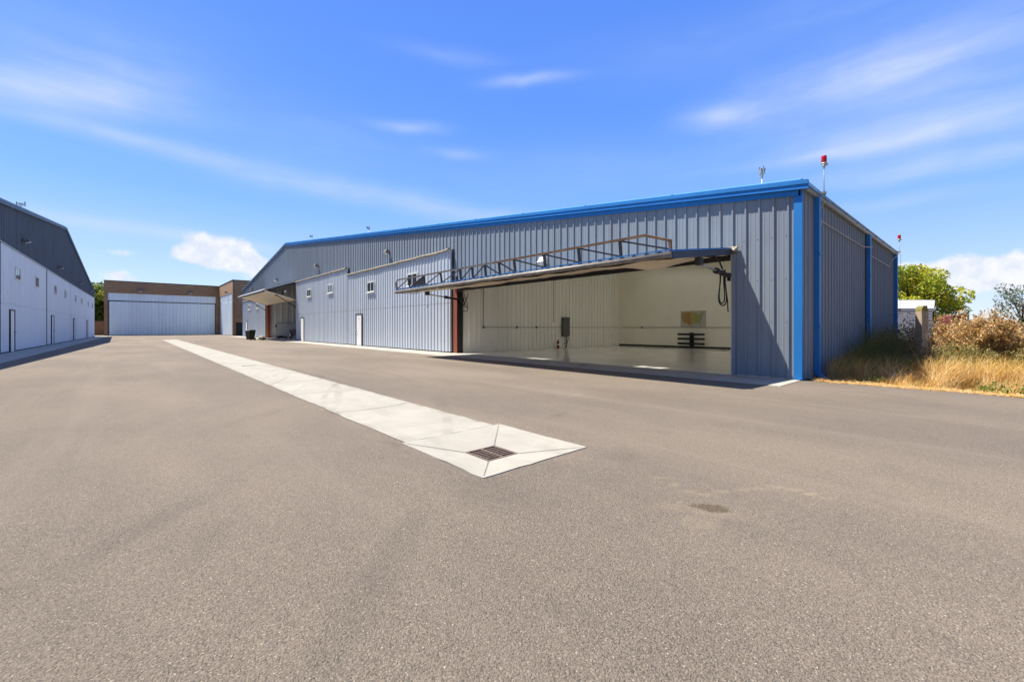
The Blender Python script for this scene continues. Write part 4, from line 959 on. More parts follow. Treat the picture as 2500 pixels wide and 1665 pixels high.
for a, b2 in zip(joints[:-1], joints[1:]):
    d = left_door(a, b2); L_parts(d, a)
for j in joints: b_ = MB(); b_.box(-.02, .082, j - .036, j + .036, .02, 5.08); b_.build('door_slot', M['black'], lh)
b_ = MB()
for y0, y1 in ((NLY - .16, RLY), (RLY, FLY + .16)):
    z0, z1 = rlz(y0), rlz(y1)
    b_.hexa([(.06, y0, z0 - .08), (-14, y0, z0 - .08), (-14, y0, z0), (.06, y0, z0)], [(.06, y1, z1 - .08), (-14, y1, z1 - .08), (-14, y1, z1), (.06, y1, z1)])
b_.build('roof', M['roof'], lh)
b_ = MB(); b2_ = MB()
for y0, y1 in ((NLY - .18, RLY), (RLY, FLY + .18)):
    z0, z1 = rlz(y0), rlz(y1)
    for xa, xb, za, zb, q in ((.061, .14, -.07, .02, b_), (.061, .12, -.16, -.074, b_), (-.24, .05, .005, .10, b2_)):
        q.hexa([(xa, y0, z0 + za), (xb, y0, z0 + za), (xb, y0, z0 + zb), (xa, y0, z0 + zb)], [(xa, y1, z1 + za), (xb, y1, z1 + za), (xb, y1, z1 + zb), (xa, y1, z1 + zb)])
b_.build('fascia', M['blue_faded'], lh); b2_.build('rake_cap', M['gutter'], lh)
b_ = MB(); b_.box(.0, .05, FLY - .08, FLY + .03, .02, FLZ - .2); b_.build('corner_trim', M['wall_left'], lh)
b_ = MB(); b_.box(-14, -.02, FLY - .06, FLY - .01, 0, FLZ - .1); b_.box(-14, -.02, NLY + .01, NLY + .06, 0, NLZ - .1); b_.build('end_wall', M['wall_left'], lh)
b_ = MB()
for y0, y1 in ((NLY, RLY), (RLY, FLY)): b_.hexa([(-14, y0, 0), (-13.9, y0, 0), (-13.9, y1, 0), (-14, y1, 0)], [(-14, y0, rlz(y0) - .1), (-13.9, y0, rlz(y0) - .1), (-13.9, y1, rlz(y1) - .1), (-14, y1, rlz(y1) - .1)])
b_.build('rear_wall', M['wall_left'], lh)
RL = Matrix.Translation((-4.541, 30, 0)) @ Matrix.Rotation(LANG, 4, 'Z')
b_ = MB(); b_.box(.0, 1.35, NLY, FLY + 1.2, -.02, .010); b_.xf(RL); tag(b_.build('concrete_apron', M['apron']), kind='structure')
for yl, z_, lab in ((4.6, 5.9, 'nearest wall floodlight on the dark left gable'), (17.1, 5.8, 'second wall floodlight on the dark left gable'), (31.1, 5.75, 'third wall floodlight on the dark left gable'), (42.6, 5.7, 'farthest wall floodlight at the low end of the left gable')):
    p = RL @ Vector((.03, yl, z_)); floodlight('floodlight', lab, p, LANG - math.pi / 2, 'wall floodlights', sc=1.15)
p = RL @ Vector((-.6, 8.6, rlz(8.6))); mast_light('small roof light on the left hangar roof edge', p, .3, .42)

# ================================================================== BRICK HANGAR at the end of the lane
bh = thing('brick_hangar', 'brown brick hangar with broad pale blue door closing the end of the lane', 'hangar', (4, 90, 0))
BY, BH_, WY = 88.0, 8.24, 74.7
b_ = MB()
b_.box(-3.25, -2.84, BY, BY + .4, 0, BH_); b_.box(10.55, 11.05, BY, BY + .4, 0, BH_); b_.box(-2.84, 10.55, BY + .002, BY + .4, 6.45, BH_)
b_.build('front_wall', M['brick_x'], bh, True)
b_ = MB(); b_.box(11.07, 26, WY, WY + .3, 0, BH_); b_.build('wing_wall', M['brick_x'], bh, True)
b_ = MB(); b_.box(11.05, 11.4, WY + .302, 75.4, 0, BH_); b_.box(11.05, 11.4, 87.3, BY + .39, 0, BH_); b_.box(11.052, 11.4, 75.4, 87.3, 6.45, BH_); b_.build('wing_side_wall', M['brick_y'], bh, True)
b_ = MB(); b_.box(-3.25, -2.9, BY + .41, 104, 0, BH_); b_.build('side_wall', M['brick_y'], bh, True)
b_ = MB(); b_.box(-3.2, 11.3, BY + .4, 104, 7.7, 7.9); b_.box(11.4, 26, WY + .3, 104, 7.7, 7.9); b_.build('roof', M['panelgrey'], bh, True)
b_ = MB(); b_.box(-3.30, 11.0, BY - .05, BY + .45, BH_, BH_ + .10); b_.box(11.0, 26, WY - .05, WY + .35, BH_, BH_ + .101); b_.box(11.0, 11.45, WY + .351, BY - .051, BH_, BH_ + .1); b_.build('coping', M['dark'], bh, True)
M['door_brick'] = simple('door_blue_pale', (.76, .86, .94), .45, 0, .05, .8, streak=True)
PB = lambda s, h, z: (s, BY + .12 - h, z)
b_ = MB(); ribbed(b_, PB, -2.84, 10.55, 5.34, 6.45, pitch=.45, wide=.05, top=.03, depth=.07, minor=False); b_.build('door_header', M['door_brick'], bh, True)
b_ = MB(); ribbed(b_, PB, -2.72, 10.45, .06, 5.18, pitch=.45, wide=.05, top=.03, depth=.07, minor=False); d = b_.build('sliding_door', M['door_brick'], bh, True)
b_ = MB(); b_.box(-2.82, 10.53, BY + .10, BY + .30, 5.185, 5.335); b_.box(-2.83, -2.73, BY + .03, BY + .3, 0, 5.18); b_.box(10.46, 10.54, BY + .05, BY + .3, 0, 5.18); b_.box(-2.72, 10.45, BY + .09, BY + .2, 0, .055); b_.build('door_track', M['dark'], bh, True)
PBS = lambda s, h, z: (11.14 - h, s, z)
b_ = MB(); ribbed(b_, PBS, 75.45, 87.25, .06, 5.15, pitch=.45, minor=False); ribbed(b_, PBS, 75.45, 87.25, 5.2, 6.44, pitch=.45, minor=False); b_.build('sliding_door', M['door_brick'], bh, True)
b_ = MB(); b_.box(11.3, 14.2, WY - .02, WY - .004, 0, 1.98); b_.xf(Matrix.Translation((.15, 0, 0))); b_.build('dark_opening', M['black'], bh, True)  # black sheet standing in for the wing's dark opening
b_ = MB(); b_.box(11.09, 11.2, WY - .12, WY - .01, .1, BH_ - .1); b_.build('downspout', M['panelgrey'], bh, True)
for x_, lab in ((.85, 'dark dome lamp on the brick above the broad door, left one'), (7.15, 'dark dome lamp on the brick above the broad door, right one')):
    floodlight('wall_lamp', lab, (x_, BY - .01, 6.95), math.pi, 'lamps on the brick hangar', sc=1.7)
floodlight('wall_lamp', 'small dark lamp on the brick side wing above its blue door', (11.04, 79.5, 6.75), math.pi / 2, 'lamps on the brick hangar', sc=1.5)

# low brick wall and the trees behind it
lw = thing('brick_wall', 'low brown block wall between the left hangar and the brick hangar', 'wall', (-12, 93, 0))
b_ = MB(); b_.box(-26, -3.3, 93, 93.3, 0, 2.15); b_.build('wall_body', M['brick_x'], lw, True)
b_ = MB(); b_.box(-26, -3.3, 92.96, 93.34, 2.152, 2.27); b_.build('wall_cap', M['panelgrey'], lw, True)

# ================================================================== VEGETATION
def mesh_np(name, V, F, mat, parent=None, tint=None, loc=None):
    """V (n,3), F (m,k) with k equal for all faces; tint per face -> attribute 'tint'"""
    me = bpy.data.meshes.new(name); k = F.shape[1]
    me.vertices.add(len(V)); me.vertices.foreach_set('co', V.astype(np.float32).ravel())
    me.loops.add(F.size); me.loops.foreach_set('vertex_index', F.astype(np.int32).ravel())
    me.polygons.add(len(F)); me.polygons.foreach_set('loop_start', np.arange(0, F.size, k, dtype=np.int32)); me.polygons.foreach_set('loop_total', np.full(len(F), k, dtype=np.int32))
    if tint is not None:
        at = me.attributes.new('tint', 'FLOAT', 'FACE'); at.data.foreach_set('value', np.clip(tint, 0, 1).astype(np.float32))
    me.materials.append(mat); me.update(calc_edges=True); me.validate()
    o = bpy.data.objects.new(name, me); COL.objects.link(o)
    if parent is not None: o.parent = parent
    if loc is not None: o.location = loc
    return o
def unit(v): return v / np.maximum(np.linalg.norm(v, axis=1, keepdims=True), 1e-9)
def leaf_quads(C, size, up_bias=.4, aspect=.6):
    """one bent diamond leaf (2 triangles sharing the midrib -> 4 verts, quad) per centre"""
    n = len(C); a = unit(rng.normal(size=(n, 3)) + np.array([0, 0, -.25])); nn = unit(rng.normal(size=(n, 3)) + np.array([0, 0, up_bias * 2]))
    b = unit(np.cross(nn, a)); L = size * rng.uniform(.6, 1.3, (n, 1)); W = L * aspect
    V = np.stack([C - a * L / 2, C + b * W / 2, C + a * L / 2, C - b * W / 2], 1).reshape(-1, 3)
    return V, np.arange(4 * n).reshape(n, 4)
def crown_points(blobs, per, hollow=.55):
    out = []; tn = []
    for (cx_, cy_, cz_, r, q) in blobs:
        n = int(per * r * r); d = unit(rng.normal(size=(n, 3))); rad = r * (hollow + (1 - hollow) * rng.random((n, 1)) ** .6)
        p = d * rad * np.array([1, 1, .8]) + np.array([cx_, cy_, cz_]); out.append(p); tn.append(np.full(n, q) + .18 * d[:, 2] + rng.normal(size=n) * .1)
    return np.concatenate(out), np.concatenate(tn)
def tree(name, label, cat, loc, h, rx, crown_z0, nb, per, leaf, mat, seed, group=None, tmin=.2, tmax=.8, br=(.5, .95), trunk_r=.16, cone=.5):
    global rng
    rng = np.random.default_rng(seed); rnd = random.Random(seed)
    t_ = thing(name, label, cat, loc, 0, group)
    blobs = []; limbs = MB(); limbs.tube([(0, 0, -.1), (rnd.uniform(-.1, .1), rnd.uniform(-.1, .1), crown_z0), (rnd.uniform(-.2, .2), rnd.uniform(-.2, .2), h * .85)], [trunk_r, trunk_r * .75, trunk_r * .2], 8)
    for k in range(nb):
        f = (k + .5) / nb; z = crown_z0 + (h - crown_z0) * (f ** .85)
        prof = math.sqrt(max(0.05, 1 - ((f - .35) / .72) ** 2)) if cone < 1 else 1 - f * .8
        ang = k * 2.399 + rnd.uniform(-.5, .5); rr = rx * prof * rnd.uniform(.35, 1.0)
        c = (rr * math.cos(ang), rr * math.sin(ang), z); r = rnd.uniform(*br)
        blobs.append((*c, r, rnd.uniform(tmin, tmax)))
        st_ = Vector((0, 0, crown_z0 + (z - crown_z0) * .45)); limbs.tube([st_, st_.lerp(Vector(c), .6) + Vector((0, 0, .15)), Vector(c)], [trunk_r * .35, trunk_r * .2, .015], 6)
    limbs.build('trunk', M['bark'], t_)
    C, T = crown_points(blobs, per); V, F = leaf_quads(C, leaf)
    mesh_np('crown', V, F, mat, t_, T)
    return t_
tree('maple_tree', 'yellow green maple tree rising behind the white trailer', 'tree', (46.0, 4.5, 0), 5.75, 3.5, 1.1, 95, 400, .21, M['maple'], 5, None, .2, 1.0, (.5, .95))
tree('olive_tree', 'silvery grey green bush at the right edge beyond the thistles', 'tree', (34.6, -1.25, 0), 3.3, 1.35, .3, 36, 420, .12, M['olive_leaf'], 8, None, .1, .9, (.25, .5), .07)
for k, (x_, y_, h_, rx_) in enumerate(((-5.4, 101, 8.3, 4.2), (-11.5, 103, 7.8, 4.5), (-19, 102, 8.6, 4.5))):
    tree('broadleaf_tree', ('bright green tree behind the low wall in the gap beside the brick hangar', 'green tree behind the low wall hidden mostly by the left hangar', 'green tree farthest left behind the low wall')[k], 'tree', (x_, y_, 0), h_, rx_, 1.2, 44, 150, .42, M['dark_leaf'], 20 + k, 'trees behind the low brick wall', .2, 1.0, (.9, 1.6), .2)

# dry grass
def field_tint(x, y):
    return mnoise.noise(Vector((x * .45, y * .45, 3.3))) * .5 + mnoise.noise(Vector((x * 1.7, y * 1.7, 9.1))) * .3
def grass():
    rng = np.random.default_rng(3)
    n = 230000
    x = 11.35 + 26 * rng.random(n) ** 2.1; y = np.where(rng.random(n) < .8, 2.6 - 11 * rng.random(n) ** 1.2, -22 + 25 * rng.random(n))
    lim = NEAR_Y - .14 * (x - VX) / (BACK - VX) - .06
    keep = ((y < lim) | (x > BACK + .5)) & (x > 11.40 + .06 * np.sin(y * 2.3) + .05 * np.sin(y * 7.1)); x, y = x[keep], y[keep]; n = len(x)
    gap = np.array([mnoise.noise(Vector((a * .8, b * .8, 6.0))) for a, b in zip(x, y)]); clump = np.array([mnoise.noise(Vector((a * 2.4, b * 2.4, 1.0))) for a, b in zip(x, y)])
    keep = rng.random(n) < np.clip(.55 + gap * .7 + clump * .6, .12, 1); x, y, gap, clump = x[keep], y[keep], gap[keep], clump[keep]; n = len(x); lim_k = NEAR_Y - .14 * (x - VX) / (BACK - VX)
    d = x - 11.42
    lush = np.clip(1.25 - (lim_k - y) / 1.0, 0, 1) * np.clip((x - 13.2) / 3, 0, 1) * np.clip((21 - x) / 2.5, 0, 1)          # tall greener grass along the wall
    h = np.clip(.08 + .27 * np.clip((d - .1) / 1.3, 0, 1), .05, .8) * rng.uniform(.40, 1.30, n) * np.clip(1 + .9 * clump + .7 * gap, .25, 2) + lush * 1.1 * rng.uniform(.35, 1.15, n) * np.clip(1 + gap, .4, 1.6)
    far = np.clip((x - 16) / 12, 0, 1); wd = rng.uniform(.0022, .0052, n) * (1 + 2.5 * far)
    lean = rng.uniform(.2, 1.25, n) * h; ang = 2 * np.pi * rng.random(n) * .55 + clump * 3.0 + 2.4
    dx, dy = np.cos(ang) * lean, np.sin(ang) * lean; sx, sy = -np.sin(ang + rng.normal(size=n) * .9) * wd, np.cos(ang) * wd
    z0 = np.full(n, -.06)
    P = lambda a, b, c: np.stack([a, b, c], 1)
    V = np.stack([P(x - sx, y - sy, z0), P(x + sx, y + sy, z0), P(x + dx * .3 + sx * .8, y + dy * .3 + sy * .8, z0 + h * .55), P(x + dx * .3 - sx * .8, y + dy * .3 - sy * .8, z0 + h * .55),
                  P(x + dx + sx * .15, y + dy + sy * .15, z0 + h), P(x + dx - sx * .15, y + dy - sy * .15, z0 + h)], 1).reshape(-1, 3)
    b = np.arange(n)[:, None] * 6
    F = np.concatenate([b + np.array([0, 1, 2, 3]), b + np.array([3, 2, 4, 5])], 0)
    ft = np.array([field_tint(a, c) for a, c in zip(x, y)])
    green = np.clip((d - 1.2) / 2.5, 0, 1) * .45
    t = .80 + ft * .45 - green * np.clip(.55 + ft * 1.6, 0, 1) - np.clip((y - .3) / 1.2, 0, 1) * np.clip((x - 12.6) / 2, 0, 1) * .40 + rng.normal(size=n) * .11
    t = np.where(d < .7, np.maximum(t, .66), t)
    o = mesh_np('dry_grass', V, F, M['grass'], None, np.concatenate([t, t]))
    tag(o, 'golden dry grass and greener weeds beside the hangar', 'grass', kind='stuff')
    # flattened straw along the asphalt edge
    m = 13000; yy = 2.5 - 12 * rng.random(m); xx = 11.36 + .45 * rng.random(m) ** 1.6 + .05 * np.sin(yy * 5); L = rng.uniform(.05, .2, m); a = rng.random(m) * 2 * np.pi; wq = .0028
    zz = rng.uniform(-.04, .025, m); ca, sa = np.cos(a) * L / 2, np.sin(a) * L / 2; px, py = -np.sin(a) * wq, np.cos(a) * wq; tz = rng.normal(size=m) * .02
    V = np.stack([P(xx - ca - px, yy - sa - py, zz - tz), P(xx + ca - px, yy + sa - py, zz + tz), P(xx + ca + px, yy + sa + py, zz + tz + .002), P(xx - ca + px, yy - sa + py, zz - tz + .002)], 1).reshape(-1, 3)
    o = mesh_np('straw_litter', V, np.arange(4 * m).reshape(m, 4), M['grass'], None, rng.uniform(.62, 1.05, m)); tag(o, 'flattened straw lying along the asphalt edge', 'straw', kind='stuff')
grass()

# dry thistles
def make_thistle(seed, hgt, spread, nst, nleaf, leafmat, label, heads=True, leaf_top=9.0, hs=.5):
    rnd = random.Random(seed); r_ = np.random.default_rng(seed)
    t_ = thing('thistle_plant', label, 'thistle', (0, 0, 0), 0, 'dry thistles in the weedy field')
    st_ = MB(); hd_ = MB(); C = []
    def stem(p, d, L, r, depth):
        pts = [p]; n = 5
        for k in range(n):
            d = (d + Vector((rnd.uniform(-.22, .22), rnd.uniform(-.22, .22), .08))).normalized(); p = p + d * L / n; pts.append(p)
            for q in range(int(nleaf * L / n) if p.z < leaf_top * rnd.uniform(.75, 1.1) else int(rnd.random() < .12)):
                C.append(pts[-2].lerp(p, rnd.random()) + Vector((rnd.gauss(0, .05), rnd.gauss(0, .05), rnd.gauss(0, .04))))
        st_.tube(pts, [r * (1 - .6 * k / n) for k in range(n + 1)], 5)
        if depth == 0:
            if heads: st_.lathe([(.008 * hs, -.03 * hs), (.030 * hs, 0), (.038 * hs, .025 * hs), (.026 * hs, .055 * hs), (.005 * hs, .065 * hs)], tuple(p), 7, 1)
            return
        for k in range(rnd.choice((2, 3, 3, 4))):
            q = pts[rnd.randint(2, n)]; a = rnd.uniform(0, 6.28); nd = (d * .9 + Vector((math.cos(a), math.sin(a), .35)) * .75).normalized()
            stem(q, nd, L * rnd.uniform(.4, .62), r * .55, depth - 1)
    for k in range(nst):
        a = rnd.uniform(0, 6.28); s_ = rnd.uniform(0, spread)
        stem(Vector((s_ * math.cos(a), s_ * math.sin(a), -.05)), Vector((.25 * math.cos(a), .25 * math.sin(a), 1)).normalized(), hgt * rnd.uniform(.55, .78), .014, 2)
    st_.build('stem', [M['stalk'], M['seedhead']], t_)
    C = np.array([tuple(c) for c in C]); n = len(C)
    a = unit(r_.normal(size=(n, 3)) + np.array([0, 0, .2])); b = unit(np.cross(a, r_.normal(size=(n, 3)))); c = np.cross(a, b)
    L = r_.uniform(.04, .13, (n, 1)) * (1.25 - .35 * C[:, 2:3] / max(hgt, .1)); W = L * r_.uniform(.08, .20, (n, 1)); curl = r_.uniform(-.5, .5, (n, 1)) * L
    V = np.stack([C - b * W * .4, C + b * W * .4, C + a * L * .5 + b * W + c * curl * .5, C + a * L * .5 - b * W + c * curl * .6, C + a * L + c * curl * 1.6 + b * W * .1, C + a * L + c * curl * 1.6 - b * W * .1], 1).reshape(-1, 3)
    bb = np.arange(n)[:, None] * 6; F = np.concatenate([bb + np.array([0, 1, 2, 3]), bb + np.array([3, 2, 4, 5])], 0)
    t = .32 + .40 * np.clip(C[:, 2] / hgt, 0, 1) + r_.normal(size=n) * .27
    mesh_np('foliage', V, F, leafmat, t_, np.concatenate([t, t]))
    return t_
L_SUN = 'tall brown dried thistle in the sunlit clump right of the post'
L_SHADE = 'dark dried thistle in the hangar shade before the white trailer'
L_GREEN = 'greyish green thistle at the foot of the brown sunlit clump'
protos = [make_thistle(40 + k, (1.75, 1.5, 1.65, 1.35)[k], .25, (6, 6, 5, 6)[k], 95, M['thistle'], L_SUN) for k in range(4)]
sparse = [make_thistle(60 + k, (1.8, 1.6)[k], .22, 5, 85, M['thistle_shaded'], L_SHADE, True, .62, .6) for k in range(2)]
greens = [make_thistle(80 + k, (1.1, .9)[k], .25, 5, 60, M['thistle_green'], L_GREEN, False) for k in range(2)]
def place(protos, spots, label):
    for i, (x, y, s) in enumerate(spots):
        p = protos[i % len(protos)]; o = p if i < len(protos) else copy_tree(p)
        o.location = (x, y, -.05); o.rotation_euler = (0, 0, i * 2.4); o.scale = (s, s, s); o['label'] = label
rs = random.Random(12); spots = []
for k in range(56):
    D = rs.uniform(12.4, 17.5); off = 1.0 + .44 * (k / 56) + rs.uniform(-.01, .02)
    top = .86 + .30 * math.exp(-((off - 1.125) / .05) ** 2) - .22 * min(1, max(0, (off - 1.17) / .05))
    spots.append((D * (math.sin(YAW) + off * math.cos(YAW)), D * (math.cos(YAW) - off * math.sin(YAW)), top * rs.uniform(.60, 1.10) * (1 + (D - 14) * .018)))
place(protos, spots, L_SUN)
spots = []
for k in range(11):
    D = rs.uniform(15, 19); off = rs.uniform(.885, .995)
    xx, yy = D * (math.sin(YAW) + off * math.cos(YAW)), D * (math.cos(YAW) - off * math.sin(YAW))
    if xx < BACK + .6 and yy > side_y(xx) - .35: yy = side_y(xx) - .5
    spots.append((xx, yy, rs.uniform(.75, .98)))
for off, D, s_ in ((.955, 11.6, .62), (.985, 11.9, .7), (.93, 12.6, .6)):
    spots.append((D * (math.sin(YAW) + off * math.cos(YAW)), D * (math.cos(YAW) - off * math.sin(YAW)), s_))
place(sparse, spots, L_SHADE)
spots = []
for k in range(22):
    D = rs.uniform(11.2, 13.6); off = rs.uniform(.98, 1.4)
    spots.append((D * (math.sin(YAW) + off * math.cos(YAW)), D * (math.cos(YAW) - off * math.sin(YAW)), rs.uniform(.45, .8)))
place(greens, spots, L_GREEN)
# small green weeds on the asphalt edge
def make_weed(seed):
    r_ = np.random.default_rng(seed); t_ = thing('green_weed', 'small leafy green weed at the asphalt edge of the dry grass', 'weed', (0, 0, 0), 0, 'green weeds on the verge')
    n = 160; C = r_.normal(size=(n, 3)) * np.array([.13, .13, .07]) + np.array([0, 0, .12]); C[:, 2] = np.abs(C[:, 2])
    a = unit(r_.normal(size=(n, 3)) + np.array([0, 0, .5])); b = unit(np.cross(a, r_.normal(size=(n, 3)))); L = r_.uniform(.04, .10, (n, 1)); W = L * .3
    V = np.stack([C - a * L / 2, C + b * W / 2, C + a * L / 2, C - b * W / 2], 1).reshape(-1, 3)
    mesh_np('foliage', V, np.arange(4 * n).reshape(n, 4), M['dark_leaf'], t_, r_.uniform(.1, .8, n))
    m_ = MB()
    for k in range(6): 
        a_ = k * 1.05; m_.tube([(0, 0, -.05), (.07 * math.cos(a_), .07 * math.sin(a_), .12), (.15 * math.cos(a_), .15 * math.sin(a_), .2)], [.005, .004, .002], 5)
    m_.build('stem', M['stalk'], t_); return t_
weeds = [make_weed(1), make_weed(2)]
for i, (x, y, s) in enumerate(((11.95, -.05, 1.0), (11.75, -.55, 1.1), (12.3, .55, .8), (12.6, -.35, .9), (13.0, .2, .9), (12.1, 1.6, .8), (12.9, -1.0, 1.1), (11.9, 1.0, .6), (14.2, .1, 1.2), (14.8, -.4, 1.3))):
    o = weeds[i] if i < 2 else copy_tree(weeds[i % 2]); o.location = (x, y, -.05); o.scale = (s, s, s); o.rotation_euler = (0, 0, i)

# ================================================================== field objects: trailer, post, wagon
def cam_xy(px_off, D): return (D * (math.sin(YAW) + px_off * math.cos(YAW)), D * (math.cos(YAW) - px_off * math.sin(YAW)))
ex_, ey_ = cam_xy(.992, 22.0)
tl = thing('white_trailer', 'white box trailer with pale metal roof parked beyond the wooden post', 'trailer', (ex_, ey_, -.06), -YAW)
# local: +x to the right along the visible side (towards its nose), +y away
b_ = MB(); pr = [(-7.5, 0), (.0, 0), (.18, .55), (.18, 1.9), (.0, 2.4), (-7.5, 2.4)]
b_.add([(x, y, .55) for x, y in pr] + [(x, y, 2.22) for x, y in pr], [tuple(range(6))[::-1], tuple(6 + k for k in range(6))] + [(k, (k + 1) % 6, 6 + (k + 1) % 6, 6 + k) for k in range(6)])
M['trailer_skin'] = simple('trailer_aluminium', (.84, .85, .87), .35, .15, .05, 2.0); M['trailer_roof'] = simple('trailer_roof', (.62, .64, .68), .4, .1, .04, 2.0)
tb_ = b_.build('body', M['trailer_skin'], tl)
b_ = MB(); b_.add([(-7.5, -.03, 2.26), (.05, -.03, 2.26), (.62, .5, 2.72), (.62, 1.9, 2.72), (.05, 2.43, 2.26), (-7.5, 2.43, 2.26), (-7.5, .5, 2.72), (-7.5, 1.9, 2.72)], [(0, 1, 2, 6), (6, 2, 3, 7), (7, 3, 4, 5), (0, 6, 7, 5), (0, 5, 4, 1)]); b_.build('roof', M['trailer_roof'], tl)
b_ = MB(); b_.add([(.06, -.02, 2.25), (.62, .5, 2.71), (.62, 1.9, 2.71), (.06, 2.42, 2.25), (.185, 1.9, .6), (.185, .5, .6), (.005, -.005, .6)], [(0, 1, 2, 3, 4, 5, 6)]); b_.build('nose', M['bark'], tl)
b_ = MB(); b_.box(-7.5, .02, -.05, -.031, 2.12, 2.25); b_.build('roof_rail', M['trailer_roof'], tl)
b_ = MB(); b_.box(-7.5, .02, -.045, -.02, 2.07, 2.115); [b_.box(-1.2, .0, -.02, -.003, z_, z_ + .025) for z_ in (1.0, 1.2, 1.4, 1.6, 1.78, 1.94)]; b_.build('side_rib', M['gutter'], tl)
b_ = MB(); b_.box(-1.85, -1.68, -.065, -.051, 2.15, 2.20); b_.build('marker_lamp', M['red_plastic'], tl)
for xx in (-3.1, -4.2):
    b_ = MB(); b_.lathe([(.18, -.1), (.34, -.1), (.37, -.06), (.37, .06), (.34, .1), (.18, .1)], (xx, .15, .37), 18, 0, 'y'); wo = b_.build('wheel', M['black'], tl)
    b_ = MB(); b_.lathe([(.04, -.11), (.17, -.105), (.179, .0), (.17, .105)], (xx, .15, .37), 14, 0, 'y'); b_.build('rim', M['galv'], wo)
b_ = MB(); b_.box(-7.3, -.1, .1, 2.3, .42, .545); b_.build('chassis', M['dark'], tl)

px_, py_ = cam_xy(.9665, 12.6)
M['post_wood'] = simple('weathered_wood', (.40, .32, .225), .9, 0, .18, 5, streak=True, bump=.6, bscale=18, dirt=(.16, .12, .085), dirt_amt=.6); M['lichen'] = simple('lichen', (.22, .19, .06), .95, 0, .35, 22, bump=.6, bscale=40)
po = thing('wooden_post', 'weathered round topped timber post with yellowish lichen on top', 'post', (px_, py_, -.06), -YAW)
b_ = MB(); secs = []
for z_ in [0, .6, 1.2, 1.74]: secs.append([(-.094, -.1, z_), (0.094, -.1, z_), (0.094, .1, z_), (-.094, .1, z_)])
for a, c in zip(secs[:-1], secs[1:]): b_.add(a + c, [(k, (k + 1) % 4, 4 + (k + 1) % 4, 4 + k) for k in range(4)])
b_.build('shaft', M['post_wood'], po)
b_ = MB(); arc = [(0.094 * math.cos(t_), 1.741 + .17 * math.sin(t_)) for t_ in [math.pi * k / 10 for k in range(11)]]
b_.add([(x, -.1, z_) for x, z_ in arc] + [(x, .1, z_) for x, z_ in arc], [tuple(range(11))[::-1], tuple(11 + k for k in range(11))] + [(k, k + 1, 12 + k, 11 + k) for k in range(10)]); b_.build('post_cap', M['lichen'], po)

wx, wy = cam_xy(1.052, 23.2)
M['maroon'] = simple('faded_red_paint', (.16, .035, .025), .7, 0, .25, 3, dirt=(.12, .06, .035), dirt_amt=.6)
wg = thing('farm_wagon', 'faded dark red farm wagon box half hidden behind the brown thistles', 'wagon', (wx, wy, -.06), -YAW)
b_ = MB(); b_.hexa([(-.36, 0, .75), (.40, 0, .75), (.40, .7, .75), (-.36, .7, .75)], [(-.42, -.05, 1.86), (.42, -.05, 1.98), (.42, .75, 1.98), (-.42, .75, 1.86)]); b_.build('box', M['maroon'], wg)
b_ = MB(); b_.bar((-.46, -.09, 1.89), (.47, -.09, 2.02), .06, .06); b_.bar((.45, -.08, .7), (.47, -.08, 1.95), .06, .06); b_.build('rail', M['dark'], wg)
for xx in (-.28, .28):
    b_ = MB(); b_.lathe([(.15, -.07), (.28, -.07), (.30, 0), (.28, .07), (.15, .07)], (xx, .0, .3), 16, 0, 'y'); b_.build('wheel', M['black'], wg)

# far blue hills
hl = MB(); nH = 90; prev = None
for i in range(nH + 1):
    a = math.radians(30 + 150 * i / nH); Rr = 1350
    hz = 14 + 26 * abs(mnoise.noise(Vector((i * .09, 2, 0)))) + 10 * mnoise.noise(Vector((i * .35, 5, 0)))
    x, y = Rr * math.sin(a), Rr * math.cos(a); sec_ = [(x * .93, y * .93, -1), (x, y, hz), (x * 1.07, y * 1.07, -1)]
    if prev: hl.add(prev + sec_, [(0, 1, 4, 3), (1, 2, 5, 4)], 0, True)
    prev = sec_
M['hills'] = simple('far_hills', (.19, .26, .42), .95, 0, .12, .01)
tag(hl.build('hills', M['hills']), kind='structure')

# ================================================================== LIGHT, SKY, CAMERA
sun = bpy.data.lights.new('sun', 'SUN'); sun.energy = 5.0; sun.angle = math.radians(.53); sun.color = (1.0, .93, .80)
so = bpy.data.objects.new('sun', sun); COL.objects.link(so); so.rotation_euler = (-SUN).to_track_quat('-Z', 'Y').to_euler(); so.location = SUN * 60

wd = bpy.data.worlds.new('World'); scene.world = wd; wd.use_nodes = True
t = NT(wd.node_tree); bg = t.n['Background']
sky = t.node('ShaderNodeTexSky'); sky.sky_type = 'NISHITA'; sky.sun_disc = False
sky.sun_elevation = math.asin(SUN.z); sky.sun_rotation = math.atan2(SUN.x, SUN.y); sky.altitude = 1300; sky.air_density = 1.0; sky.dust_density = .6; sky.ozone_density = 2.0
SKY_STRENGTH = .115
dirv = t.node('ShaderNodeTexCoord').outputs['Generated']
nv = t.node('ShaderNodeVectorMath', operation='NORMALIZE', ins={0: dirv}).outputs[0]
sp = t.node('ShaderNodeSeparateXYZ', ins={0: nv})
az = t.math('ARCTAN2', sp.outputs[0], sp.outputs[1]); el = t.math('ARCSINE', sp.outputs[2])
warp = t.noise(nv, 3.2, 3, .5, 'Color'); wsep = t.node('ShaderNodeSeparateColor', ins={0: warp})
azw = t.math('ADD', az, t.math('MULTIPLY', t.math('SUBTRACT', wsep.outputs[0], .5), .09)); elw = t.math('ADD', el, t.math('MULTIPLY', t.math('SUBTRACT', wsep.outputs[1], .5), .05))
def deg_of(px, py):
    o_ = (px - 1250) / 1035; return YAW + math.atan(o_), math.atan((800 - py) / 1035 / math.sqrt(1 + o_ * o_))
